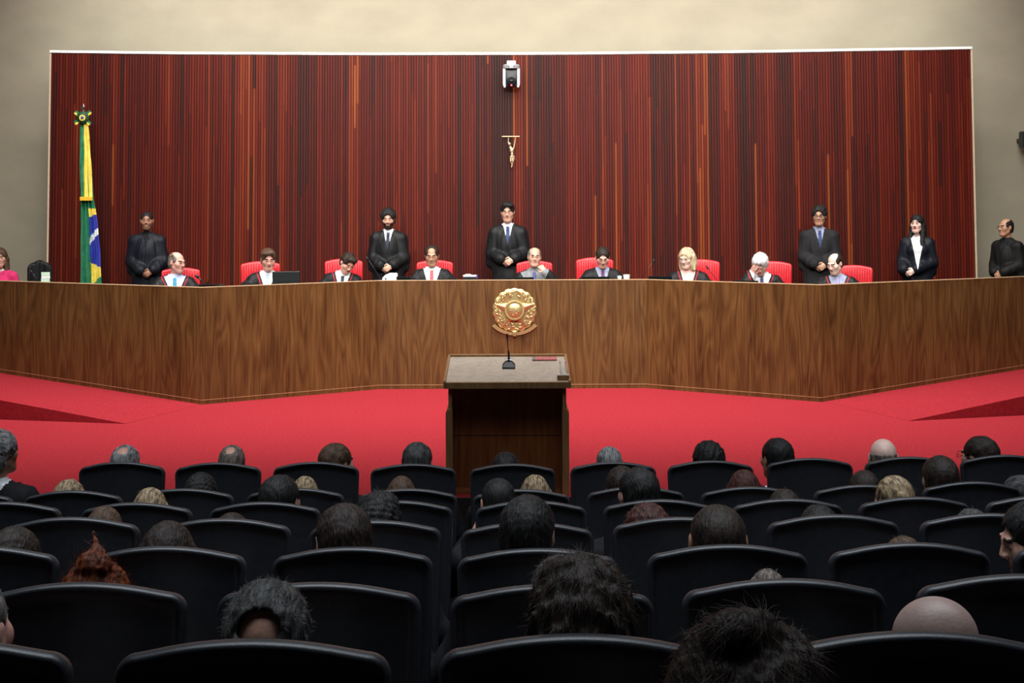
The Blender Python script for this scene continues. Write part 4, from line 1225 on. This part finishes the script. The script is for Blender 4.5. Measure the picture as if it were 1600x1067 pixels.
# sitter of the third row whose raised hand shows beside the head
o = posed(hair='buzz', hairmat='black', head=(10, 6, 0), cloth='black', clothname='jacket', skin='light', strands=1800, hs=1.04,
          arms=[ARM_SIT[0], ((.26, -.16, .74), (.115, -.10, .95))], hands=[HANDS_SIT[0], dict(w=0, rel=(.100, -.045, -.165), d=(-.12, -.05, 1), n=(-1, 0, 0), side=1, curl=.35)],
          label='person with cropped black hair resting the cheek on a raised hand')
place_person(o, 778, 750, ROWS['C'][0] + .23, floor=ROWS['C'][1], rz=PI)

# man looking left at the right edge, fifth row
o = posed(hair='short', hairmat='black', head=(25, 14, 0), cloth='grey', clothname='jacket', skin='light', strands=2200, label='person in a grey jacket with black hair seen in profile at the right edge')
place_person(o, 1612, 786, ROWS['E'][0] + .30, floor=ROWS['E'][1], rz=math.radians(180 + 62))

# ------------------------------------------------------------------ red chairs of the bench
def make_red_chair():
    r = empty('red_leather_chair')
    # sitter faces -y ; back panel with vertical quilting towards +y
    def wrap(x, z): return -.045 * (x / .25) ** 2
    out = rrect(.25, .44, 1.09, .045, .06, .026, n=8, taper=.06)
    pillow(out, [(.028, -.014), (.010, -.010), (0, .004), (.0, .030), (.012, .042), (.03, .045)], wrap, tilt=-.10, piv=.44).build('back_shell', M['red_leather'], r, smooth=True); bs_ = r.children[0]
    # quilted ribs on the front of the backrest
    mb = MB(); n = 15; nz = 14
    vs, fs = [], []
    for i in range(n * 6 + 1):
        x = -.232 + .464 * i / (n * 6)
        bul = .012 * abs(math.sin(PI * i / 6)) ** .6
        for j in range(nz + 1):
            z = .46 + (.60 - .026 * (x / .232) ** 2) * j / nz
            e = min(1, 4 * min(j, nz - j) / nz)
            vs.append((x, -.016 - bul * e ** .5 + wrap(x, z) + (z - .44) * math.tan(.10), z))
    for i in range(n * 6):
        for j in range(nz): a = i * (nz + 1) + j; fs.append((a, a + nz + 1, a + nz + 2, a + 1))
    mb.add(vs, fs); mb.build('quilted_back', M['red_leather'], bs_, smooth=True)
    mb = pillow(rrect(.25, -.24, .24, .06, .06), [(.03, -.045), (.008, -.035), (0, .0), (.006, .035), (.03, .05)])
    o = mb.build('seat', M['red_leather'], r, smooth=True); o.matrix_local = Matrix.Translation((0, -.24, .43)) @ Matrix.Rotation(-PI / 2, 4, 'X') @ Matrix.Diagonal((1, -1, -1, 1))
    for q in (-1, 1):
        mb = MB(); mb.tube([(q * .27, -.02, .46), (q * .29, -.02, .64), (q * .29, -.10, .67), (q * .29, -.34, .66)], .020, 10); mb.build('armrest', M['red_leather'], r, smooth=True)
    mb = MB(); mb.tube([(0, -.24, .05), (0, -.24, .40)], .03, 12)
    for i in range(5):
        t = 2 * PI * i / 5; mb.tube([(0, -.24, .09), (.28 * math.cos(t), -.24 + .28 * math.sin(t), .04)], [.022, .014], 8); mb.ell((.28 * math.cos(t), -.24 + .28 * math.sin(t), .03), (.022, .022, .03), 10, 6)
    mb.build('star_base', M['dark_metal'], r, smooth=True)
    return r
rp = make_red_chair(); used = False
RED = [  # centre px, top py, dz behind the bench, yaw, label
 (283, 418, 16.42, 20, 'red leather armchair behind the person with the teal tie'),
 (407, 408, 16.80, 12, 'red leather armchair behind the person reading at the black monitor'),
 (537, 404, 17.30, 8, 'red leather armchair behind the person bowing at far left of the centre block'),
 (679, 406, 17.50, 0, 'red leather armchair behind the person with the rose red tie'),
 (835, 407, 17.50, 0, 'red leather armchair behind the person resting chin on hand'),
 (929, 402, 17.50, -4, 'red leather armchair behind the person with the purple tie'),
 (1095, 405, 17.25, -10, 'red leather armchair behind the blonde person'),
 (1207, 408, 16.85, -14, 'red leather armchair behind the white haired person'),
 (1333, 414, 16.40, -18, 'red leather armchair behind the balding person at the right')]
for px, py, Z, yw, lb in RED:
    c = rp if not used else copy_tree(rp); used = True
    s = (WZ(px, py, Z + .06) - DAIS) / 1.09
    c.location = (WX(px, Z, py), Z, DAIS); c.scale = (s, s, s); c.rotation_euler = (0, 0, math.radians(yw))
    tag(c, lb, 'chair', 'red leather armchairs of the bench')

# ------------------------------------------------------------------ people at the bench
AJ = [((-.27, -.06, .79), (-.19, -.34, .80)), ((.27, -.06, .79), (.19, -.34, .80))]
HJ = [dict(w=(-.19, -.34, .80), d=(.4, -1, -.1), n=(0, 0, -1), side=1, curl=.3), dict(w=(.19, -.34, .80), d=(-.4, -1, -.1), n=(0, 0, -1), side=-1, curl=.3)]
def judge(px, py, Z, rz=0, **k):
    d = dict(arms=AJ, hands=HJ, inf=.022, trim=1, sleeve=(.070, .070, .060), V=(.72, .36), tie='navytie', sw=.158, cape=.02, strands=500, hs=1.10)
    d.update(k); return place_person(posed(**d), px, py, Z, rz=math.radians(rz))
judge(277, 394, 16.05, 12, head=(48, 6, 0), hair='thin', hairmat='saltbrown', skin='pink', glasses='black_plastic', shirt='paleblue', tie='teal', seed=1, V=(.70, .46),
      label='person in a black robe with a teal tie turning the head to the right')
judge(420, 389, 16.35, 8, head=(10, 14, 0), hair='neat', hairmat='brown', skin='pink', glasses='black_plastic', closed=1, tie='lightblue', seed=2, hflip=-1,
      label='person in a robe, brown hair and glasses, reading at a black monitor')
judge(545, 395, 16.85, 6, head=(22, 34, 14), hair='neat', hairmat='dark', skin='pink', closed=1, tie='navytie', seed=3, lean=8, tilt=4,
      label='person in a robe with swept dark hair bowing over the bench')
judge(675, 384, 17.10, 0, head=(0, 12, 0), hair='receding', hairmat='dark', skin='tan', glasses='dark_metal', closed=1, tie='redtie', trim=0, seed=4, V=(.66, .34),
      label='person in a robe with a rose red tie and receding hair')
judge(835, 387, 17.10, 0, head=(4, 0, 3), hair='bald_top', hairmat='saltbrown', skin='light', glasses='dark_metal', shirt='midgrey', tie='stripe', trim=0, seed=5, V=(.62, .52), tilt=-3,
      arms=[AJ[0], ((.26, -.16, .80), (.125, -.20, .975))], hands=[HJ[0], dict(w=(.125, -.20, .975), d=(-.55, .12, .75), n=(-.35, .8, -.2), side=1, curl=.75)],
      label='person in a robe and grey suit resting the chin on a hand at the centre')
judge(941, 386, 17.10, 0, head=(0, 26, 0), hair='short', hairmat='dark', skin='pink', glasses='dark_metal', closed=1, shirt='greyblue', tie='purple', trim=0, seed=6, V=(.74, .36),
      label='person in a robe with a purple tie looking down at the bench')
judge(1072, 388, 16.80, -8, head=(-24, 12, 0), hair='bob', hairmat='blonde', skin='pale', glasses='dark_metal', fem=1, shirt='pinkshirt', tie=None, sw=.165, seed=7, V=(.66, .30), nocollar=1, strands=900, brow='blonde',
      label='person with short wavy blonde hair in a black robe')
judge(1184, 396, 16.35, -8, head=(-12, 38, 0), hair='fluffy', hairmat='white', skin='pink', closed=1, tie='stripe', seed=8, lean=10, V=(.72, .44), strands=900, brow='white',
      arms=[((-.25, -.34, .80), (-.20, -.30, .955)), AJ[1]], hands=[dict(w=0, rel=(-.105, -.125, -.055), d=(.45, .0, .85), n=(.35, .9, 0), side=-1, curl=.30), HJ[1]],
      label='white haired person in a robe leaning the forehead on a hand')
judge(1303, 396, 16.02, -14, head=(-34, 20, 0), hair='bald_top', hairmat='dark', skin='pale', closed=1, tie='lilac', shirt='greyblue', seed=9, V=(.70, .40),
      label='balding person in a robe with red cord looking down at papers')

# ------------------------------------------------------------------ standing attendants
def clasp(x=0, z=.93, y=-.20):
    ar = [((-.205, .0, 1.08), (x - .075, y + .02, z + .05)), ((.205, .0, 1.08), (x + .085, y + .01, z + .06))]
    hn = [dict(w=(x - .075, y + .02, z + .05), d=(.75, -.22, -.55), n=(.1, 1, -.1), side=1, curl=.55), dict(w=(x + .085, y - .005, z + .06), d=(-.75, -.42, -.50), n=(-.1, 1, -.1), side=-1, curl=.65)]
    return dict(arms=ar, hands=hn)
def stander(px, py, Z, rz=0, cx=0, cz=.93, **k):
    d = dict(hip=.98, sit=False, head=(0, 6, 0), skin='tan', cloth='robe', shirt='white', clothname='robe', hair='short', hairmat='black', V=(1.20, .24), tie='navytie', cape=.02,
             sleeve=(.060, .066, .062), strands=600, hs=1.08, inf=.012)
    d.update(clasp(cx, cz)); d.update(k); return place_person(posed(**d), px, py, Z, rz=math.radians(rz))
stander(230, 331, 17.85, 4, cx=.03, cz=.90, head=(6, 0, 0), hair='buzz', hairmat='black', skin='brown', beard='stubble', cloth='bluish', shirt='blackshirt', tie=None, V=(1.25, .16), brow='black', seed=3,
        label='standing attendant all in black with cropped hair and a short beard')
stander(607, 327, 18.1, 0, cx=-.02, head=(0, 12, 0), hair='curly', hairmat='black', skin='light', beard='dark', closed=1, seed=4, strands=1200,
        label='standing attendant with curly black hair, dark beard and black robe')
stander(793, 316, 18.2, 0, cx=-.01, cz=.96, head=(-4, 8, 0), hair='neat', hairmat='black', skin='light', glasses='dark_metal', closed=1, tie='bluetie', seed=5, cape=.03, robecollar=1,
        label='standing attendant in glasses behind the centre of the bench')
stander(1279, 323, 17.9, -8, cx=-.01, head=(-8, 4, 0), hair='messy', hairmat='black', skin='tan', glasses='black_plastic', gth=.0024, cloth='grey', shirt='greyblue', tie='bluetie', seed=6,
        label='standing attendant in a charcoal suit and thick black glasses')
stander(1432, 336, 17.6, -16, cx=-.12, cz=.93, head=(-18, 0, 0), hair='long', hairmat='black', skin='pale', lipstick=1, fem=1, sw=.145, tie=None, V=(.98, .20), nocollar=1, seed=7, cloth='bluish', strands=1500, brow='black', jaw=.92,
        label='standing attendant with long straight black hair and a white blouse')
stander(1571, 342, 17.3, -58, cx=0, head=(-12, 0, 0), hair='thin', hairmat='black', skin='tan', glasses='black_plastic', cloth='cape', shirt='blackshirt', tie=None, V=(1.27, .14), seed=8, cape=.03,
        label='standing attendant in a black cape facing left at the far right')
o = posed(hair='long', hairmat='brown', head=(14, 4, 0), cloth='pink', clothname='pink_jacket', shirt='white', fem=1, sw=.15, skin='light', V=(.86, .22), nocollar=1, strands=900, brow='brown', hs=1.08,
          label='person in a bright pink jacket with long brown hair at the left edge')
place_person(o, 1, 388, 17.6)

# ------------------------------------------------------------------ things on the bench
def worktop_at(px, py, dy): 
    x = WX(px, 16.3, py); y = bench_y(x) + dy; return Vector((WX(px, y, py), y, 1.19))
def laptop(pa, pb, py, dy, yaw, label, tiltdeg=18, group='dark laptops on the bench'):
    p = worktop_at((pa + pb) / 2, py, dy); w = (pb - pa) * p.y / FPX
    top = WZ((pa + pb) / 2, py, p.y); hgt = max(.10, (top - 1.205) / math.cos(math.radians(tiltdeg)))
    r = empty('laptop', p, math.radians(yaw), label, 'laptop', group)
    mb = MB(); mb.box(-w / 2, w / 2, 0, .21, 0, .015, bev=.003); mb.build('keyboard_base', M['black_plastic'], r)
    mb = MB(); Mx = Matrix.Translation((0, 0, .014)) @ Matrix.Rotation(math.radians(tiltdeg), 4, 'X')
    mb.box(-w / 2, w / 2, -.008, 0, 0, hgt, M=Mx, bev=.003); mb.build('screen_lid', M['black_plastic'], r)
    mb = MB(); mb.box(-w / 2 + .01, w / 2 - .01, .0, .0015, .01, hgt - .01, M=Mx); mb.build('display', M['screen'], r)
laptop(312, 352, 443.5, .14, 4, 'flat black laptop in front of the person with the teal tie')
laptop(620, 642, 431.5, .18, 0, 'small dark laptop right of the rounded white case')
laptop(791, 834, 432.5, .14, 0, 'black laptop before the person resting chin on hand')
laptop(909, 952, 431.5, .16, 0, 'grey-black laptop before the person with the purple tie')
laptop(1014, 1052, 431, .24, -20, 'black laptop left of the blonde person')
laptop(1147, 1188, 437.5, .22, -32, 'black laptop under the elbow of the white haired person')
laptop(1240, 1283, 442, .22, -32, 'black laptop before the balding person at right')
p = worktop_at(447, 430, .30)
r = empty('monitor', p, math.radians(14), 'black computer monitor seen from behind at left of the bench', 'monitor')
top = WZ(447, 424, p.y) - 1.19
mb = MB(); mb.box(-.16, .16, -.012, .012, top - .20, top, bev=.006); mb.build('screen_housing', M['black_plastic'], r)
mb = MB(); mb.box(-.03, .03, .0, .02, .01, top - .1); mb.box(-.09, .09, -.06, .08, 0, .012, bev=.004); mb.build('stand', M['black_plastic'], r)
# white rounded case
p = worktop_at(609, 432, .22); e = empty('rounded_case', p, 0, 'white rounded plastic case on the bench left of the red tie', 'case')
hh = WZ(609, 426.5, p.y) - 1.19
mb = MB(); ol = [(-.10, 0), (.095, 0), (.095, hh - .012), (.08, hh), (.0, hh), (-.05, hh - .02), (-.085, hh - .055)]
mb.prism(ol, -.05, .05); bmo = mb.build('case_body', M['white_plastic'], e)
mb = MB(); mb.ell((-.045, -.052, hh - .068), (.011, .004, .009), 10, 6); mb.build('round_port', M['black_plastic'], e)
# tissue box and papers
p = worktop_at(735, 433, .25); e = empty('tissue_box', p, 0, 'dark box topped with white papers between two red chairs', 'box'); hh = WZ(735, 430.5, p.y) - 1.19
mb = MB(); mb.box(-.085, .085, -.05, .05, 0, hh - .012, bev=.004); mb.build('box_body', M['black_plastic'], e)
mb = MB(); mb.box(-.088, .075, -.055, .05, hh - .012, hh + .006, bev=.002); mb.ell((-.03, 0, hh + .008), (.045, .03, .012), 10, 6); mb.build('papers', M['paper'], e)
mb = MB(); mb.box(.070, .090, -.056, .05, hh - .03, hh + .004, bev=.002); mb.build('blue_spine', M['blue_card'], e)
for j, (px, w, pyt, lb) in enumerate(((968, .022, 431, 'small white paper cup beside the grey laptop'), (979, .034, 429, 'larger white cup at the right of the grey laptop'))):
    p = worktop_at(px, 433, .22); hh = WZ(px, pyt, p.y) - 1.19
    e = empty('cup', p, 0, lb, 'cup', 'white cups on the bench'); mb = MB()
    mb.lathe([(w * .8, 0), (w, hh * .6), (w * 1.25, hh), (w * 1.15, hh), (w * .85, hh * .5), (w * .7, .01)], 20, closed_ends=True); mb.build('cup_body', M['paper'], e, autos=True)
p = worktop_at(1281, 444, .20); e = empty('paper_sheets', p, math.radians(-16), 'tilted white paper sheets before the balding person', 'paper')
hh = WZ(1281, 443.5, p.y) - 1.19
mb = MB(); mb.box(-.07, .07, -.004, .004, 0, hh, M=Matrix.Rotation(.25, 4, 'X')); mb.build('sheet', M['paper'], e)
def mic(p0, p1, dy, label, rad=.004, head=.010):
    a = worktop_at(p0[0], p0[1], dy); tip = W(p1[0], p1[1], a.y - .02)
    r = empty('bench_microphone', a, 0, label, 'microphone', 'thin gooseneck microphones on the bench')
    mb = MB(); mb.lathe([(.045, 0), (.045, .012), (.02, .022), (.012, .03)], 20); mb.build('mic_base', M['black_plastic'], r, autos=True)
    t = tip - a; low = W(p0[0], p0[1], a.y) - a
    mb = MB(); mb.tube([(0, 0, .02), low * .6, low, low.lerp(t, .5) + Vector((0, 0, .006)), t], rad, 8); mb.build('gooseneck', M['dark_metal'], r, smooth=True)
    d = (t - low).normalized()
    mb = MB(); mb.tube([t - d * .01, t, t + d * .03, t + d * .038], [head * .8, head, head, head * .5], 10); mb.build('mic_capsule', M['black_plastic'], r, smooth=True)
mic((595, 436), (575, 405), .30, 'thin microphone slanting in front of the curly haired attendant')
mic((1003, 436), (1020, 409), .30, 'thin microphone leaning right in front of the bare wood wall')
mic((1121, 440), (1106, 419), .45, 'thin microphone in front of the red chair of the blonde person')
mic((320, 444), (309, 433), .35, 'short thick microphone by the person with the teal tie', .009, .018)
mic((60, 440), (50, 426), .25, 'short microphone by the stack of green papers', .006, .012)
# papers and draped chair at the left
p = worktop_at(72, 430, .35); e = empty('paper_stack', p, math.radians(20), 'stack of pale green and white papers at the left of the wood wall', 'papers'); hh = WZ(72, 425.5, p.y) - 1.19
for i in range(6):
    z0 = hh * i / 6; mb = MB(); jx = random.uniform(-.006, .006); mb.box(-.055 + jx, .045 + jx, -.08, .08, z0 + .001, z0 + hh / 6 - .001); mb.build('paper_bundle', M['green_paper'] if i % 2 else M['paper'], e)
e = empty('draped_chair', (WX(62, 17.5), 17.5, DAIS), math.radians(22), 'dark chair draped with a black robe at the left of the wood wall', 'chair')
s = (WZ(62, 406, 17.5) - DAIS)
wrap = lambda x, z: -.07 * (x / .2) ** 2 + .010 * math.sin(x * 60) 
pillow(rrect(.155, .40, s, .09, .05, .03, n=6), [(.03, -.06), (.006, -.045), (0, 0), (.006, .05), (.03, .06)], wrap).build('robe_drape', CM['robe'], e, smooth=True)
pillow(rrect(.145, .44, s - .02, .09, .05, .02, n=6), [(.03, .062), (0, .07), (.0, .09), (.03, .10)], wrap).build('chair_back', M['red_leather'], e, smooth=True)
mb = MB(); mb.box(-.2, .2, -.42, .05, .36, .44, bev=.02); mb.tube([(0, -.18, 0), (0, -.18, .38)], .03); mb.build('seat', M['chair_cloth'], e)

# small dark loudspeaker on the right of the back wall
C = W(1603, 219, 18.9); e = empty('wall_speaker', (C.x, 18.95, C.z), label='small dark loudspeaker on the plaster wall at the right edge', cat='speaker')
mb = MB(); mb.box(-.06, .10, -.12, .08, -.11, .13, bev=.03); mb.build('cabinet', M['black_plastic'], e)
mb = MB(); mb.box(-.02, .05, .07, .26, -.02, .03); mb.build('bracket', M['dark_metal'], e)

# ------------------------------------------------------------------ crucifix figure
def crucifix():
    C = W(798, 213, 18.7); k = 18.7 / FPX
    root = empty('crucifix', (C.x, 18.74, C.z), label='small pale bronze crucified figure hanging from a thin bar on the wood wall', cat='sculpture')
    mb = MB(); mb.box(-.125, .125, -.012, .012, -.006, .006, bev=.003); mb.build('cross_bar', M['bronze'], root)
    G = Grid(np.arange(-.10, .12, .003), np.arange(-.06, .05, .003), np.arange(-.45, .03, .003))
    P = lambda px, py, y=0: ((px - 798) * k, y, -(py - 213) * k)
    G.ell(P(796, 225, -.012), (.020, .022, .026), None, .008)
    G.cone(P(797, 228), P(799, 232), .010, .014, .01)
    G.ell(P(799.5, 235), (.028, .018, .034), None, .015); G.ell(P(800, 241), (.020, .015, .030), None, .015); G.ell(P(799.5, 245), (.023, .017, .020), None, .012)
    for a, b, c in (((797, 232), (794, 223), (794.5, 214)), ((802.5, 232), (804.5, 222), (806, 214))):
        G.cone(P(*a), P(*b), .011, .008, .008); G.cone(P(*b), P(*c), .008, .006, .004); G.ell(P(c[0], c[1] - .4, -.008), (.009, .006, .010), None, .003)
    G.cone(P(798, 246), P(798, 252, -.014), .014, .010, .01); G.cone(P(798, 252, -.014), P(799.5, 259), .010, .007, .006)
    G.cone(P(801, 246), P(801.5, 252, -.012), .014, .010, .01); G.cone(P(801.5, 252, -.012), P(800, 259), .010, .007, .006)
    G.cone(P(799.8, 259), P(799, 261, -.02), .008, .006, .004)
    V, Q = G.mesh(); fg_ = mesh_obj('figure', V, Q, M['bronze'], root)
    G = Grid(np.arange(-.08, .08, .003), np.arange(-.05, .04, .003), np.arange(-.33, -.2, .003))
    G.ell(P(799.6, 244.5), (.026, .021, .020), None, .01); G.cone(P(803, 244), P(804, 250), .008, .004, .008); V, Q = G.mesh(); mesh_obj('loincloth', V, Q, M['bronze'], fg_)
crucifix()

# ------------------------------------------------------------------ flag
def flag():
    ZF = 17.95; base = W(133, 444, ZF)
    root = empty('national_flag', (base.x, ZF, DAIS), label='green, yellow and blue national flag hanging from a tall pole with a rosette', cat='flag')
    def loc(px, py, dy=0): p = W(px, py, ZF); return (p.x - base.x, dy, p.z - DAIS)
    mb = MB(); mb.tube([(loc(133, 444)[0] - .02, .05, .02), (loc(129.5, 182)[0], .03, loc(130, 180)[2])], .014, 12); mb.build('pole', M['silver'], root, smooth=True)
    mb = MB(); mb.lathe([(.20, 0), (.20, .02), (.06, .05), (.03, .12)], 28, M=Matrix.Translation((loc(133, 444)[0] - .02, .05, 0))); mb.build('pole_base', M['silver'], root, autos=True)
    f = loc(129.3, 172); mb = MB(); mb.lathe([(.012, -.1), (.014, -.03), (.030, -.02), (.012, -.01), (.016, .0), (.034, .02), (.045, .038), (.020, .050), (.012, .07), (.004, .085)], 20, M=Matrix.Translation((f[0], .03, f[2]))); mb.build('finial', M['silver'], root, autos=True)
    # hanging cloth in deep pleats ; colour follows the flag's own fields
    def cloth_mesh(name, rows, colour, y0, npl, amp, ph=0):
        ys = np.linspace(rows[0][0], rows[-1][0], 170); n = 110; vs = []; fs = []; mi = []
        for py in ys:
            for (ya, a, b), (yb, a2, b2) in zip(rows[:-1], rows[1:]):
                if ya <= py <= yb: t = (py - ya) / (yb - ya); l = a + (a2 - a) * t; r = b + (b2 - b) * t
            g = (py - rows[0][0]) / (rows[-1][0] - rows[0][0])
            for i in range(n + 1):
                u = i / n; w = u + .030 * math.sin(2 * PI * npl * u + ph) * (.4 + .6 * g)
                d = amp * (.5 + .5 * g) * math.sin(2 * PI * npl * u + 1.2 + ph + .5 * math.sin(py * .02))
                vs.append(loc(l + (r - l) * min(1, max(0, w)), py, y0 + d + .006 * math.sin(py * .11 + u * 9)))
        for j in range(len(ys) - 1):
            for i in range(n):
                fs.append((j * (n + 1) + i, j * (n + 1) + i + 1, (j + 1) * (n + 1) + i + 1, (j + 1) * (n + 1) + i))
                py = (ys[j] + ys[j + 1]) / 2; p = vs[j * (n + 1) + i]; px = 0
                l = None
                for (ya, a, b), (yb, a2, b2) in zip(rows[:-1], rows[1:]):
                    if ya <= py <= yb: t = (py - ya) / (yb - ya); l = a + (a2 - a) * t; r = b + (b2 - b) * t
                mi.append(colour(l + (r - l) * (i + .5) / n, py, (i + .5) / n))
        o = mesh_obj(name, vs, fs, [M['flag_green'], M['flag_yellow'], M['flag_blue'], M['flag_white']], root, True, mi)
        md = o.modifiers.new('thick', 'SOLIDIFY'); md.thickness = .004
        return o
    def cf(px, py, u):
        edge = 139.5 - (py - 312) * .0 + (1.0 if py > 400 else 0)
        if px < edge + .02 * (py - 340): return 0
        if px > 154 + (py - 436) * -.9 and py > 430 and px > 146: return 0
        if py < 326: return 0
        if py < 340 - (px - 140) * .5: return 1
        bot = 408 + (px - 140) * .55
        if py < bot:
            ce = 377 - (px - 141) * 1.25
            return 3 if abs(py - ce) < 5.5 else 2
        return 1
    fl = cloth_mesh('flag_cloth', [(196, 128, 138), (312, 126.5, 147), (350, 126.3, 153), (400, 126, 157), (444, 125.5, 158.5), (470, 125.5, 159.5)], cf, -.03, 4, .035)
    cloth_mesh('green_streamer', [(192, 128.6, 135), (250, 127.2, 135), (312, 129, 137)], lambda a, b, u: 0, -.085, 1.5, .012)
    cloth_mesh('yellow_streamer', [(192, 134.5, 141), (250, 134.2, 145.5), (309, 134, 148.3)], lambda px, py, u: 0 if (py > 262 and .52 < u < .60 + (py - 262) * .0022) else 1, -.10, 2, .012, 1.0)
    a = loc(129.5, 312); b = loc(149, 312)
    mb = MB(); mb.box(a[0], b[0], -.13, -.105, loc(130, 313.5)[2], loc(130, 307.5)[2], bev=.004); mb.build('gold_fringe', M['fringe'], root)
    # words on the white band
    for tx, px, py in (('M', 144, 375), ('E', 147.3, 370.5), ('P', 150.8, 366)):
        cu = bpy.data.curves.new('txt', 'FONT'); cu.body = tx; cu.size = .050; cu.extrude = .001
        to = bpy.data.objects.new('txt', cu); COL.objects.link(to)
        bpy.context.view_layer.update()
        me = bpy.data.meshes.new_from_object(to.evaluated_get(bpy.context.evaluated_depsgraph_get())); bpy.data.objects.remove(to)
        o = bpy.data.objects.new('letter', me); COL.objects.link(o); o.parent = root; me.materials.clear(); me.materials.append(M['flag_green'])
        p = loc(px - 1.3, py + 1.5, -.075); o.location = p; o.rotation_euler = (PI / 2, -math.radians(45), 0)
    # rosette
    c = Vector(loc(134, 185, -.12))
    mb = MB(); vs, fs = [], []; n = 64
    for rr, yy in ((.004, -.020), (.030, -.020), (.045, -.012), (.086, -.010), (.086, .0), (.004, .0)):
        for i in range(n):
            t = 2 * PI * i / n; r = rr * (1 + (.03 * math.cos(16 * t) if rr > .07 else 0)); vs.append((c.x + r * math.cos(t), c.y + yy + (.008 * math.cos(16 * t) if .04 < rr < .09 else 0), c.z + r * math.sin(t)))
    for j in range(5):
        for i in range(n): fs.append((j * n + i, j * n + (i + 1) % n, (j + 1) * n + (i + 1) % n, (j + 1) * n + i))
    mb.add(vs, fs); ro_ = mb.build('rosette', mat('dark_green_satin', (.008, .060, .022), .4), root, smooth=True)
    mb = MB(); mb.lathe([(.041, -.0), (.041, .012), (.022, .014)], 32, M=Matrix.Translation(c + Vector((0, -.016, 0))) @ Matrix.Rotation(PI / 2, 4, 'X')); mb.build('rosette_disc', M['flag_yellow'], ro_, autos=True)
    mb = MB(); mb.lathe([(.022, 0), (.018, .008), (.004, .010)], 24, M=Matrix.Translation(c + Vector((0, -.030, 0))) @ Matrix.Rotation(PI / 2, 4, 'X')); mb.build('rosette_center', M['flag_blue'], ro_, smooth=True)
    for ang in (38, 142, 215, 318):
        t = math.radians(ang); d = Vector((math.cos(t), 0, math.sin(t))); s_ = Vector((-math.sin(t), 0, math.cos(t)))
        for k, (m_, o0) in enumerate((('flag_green', -1), ('flag_yellow', 0))):
            sg = 1 if ang in (38, 318) else -1
            lo, hi = (0, .026) if (k == 0) else (-.026, 0)
            if d.z < 0: pass
            if sg < 0: lo, hi = -hi, -lo
            mb = MB(); pts = [c + d * .07 + s_ * lo, c + d * .128 + s_ * lo, c + d * .132 + s_ * hi, c + d * .07 + s_ * hi]
            vs = [p + Vector((0, yy, 0)) for yy in (-.004, .004) for p in pts]
            mb.add(vs, [(0, 1, 2, 3), (7, 6, 5, 4), (0, 4, 5, 1), (1, 5, 6, 2), (2, 6, 7, 3), (3, 7, 4, 0)])
            mb.build('ribbon_tail', M[m_], ro_)
flag()
# hand raised beside the cropped black head in the third row
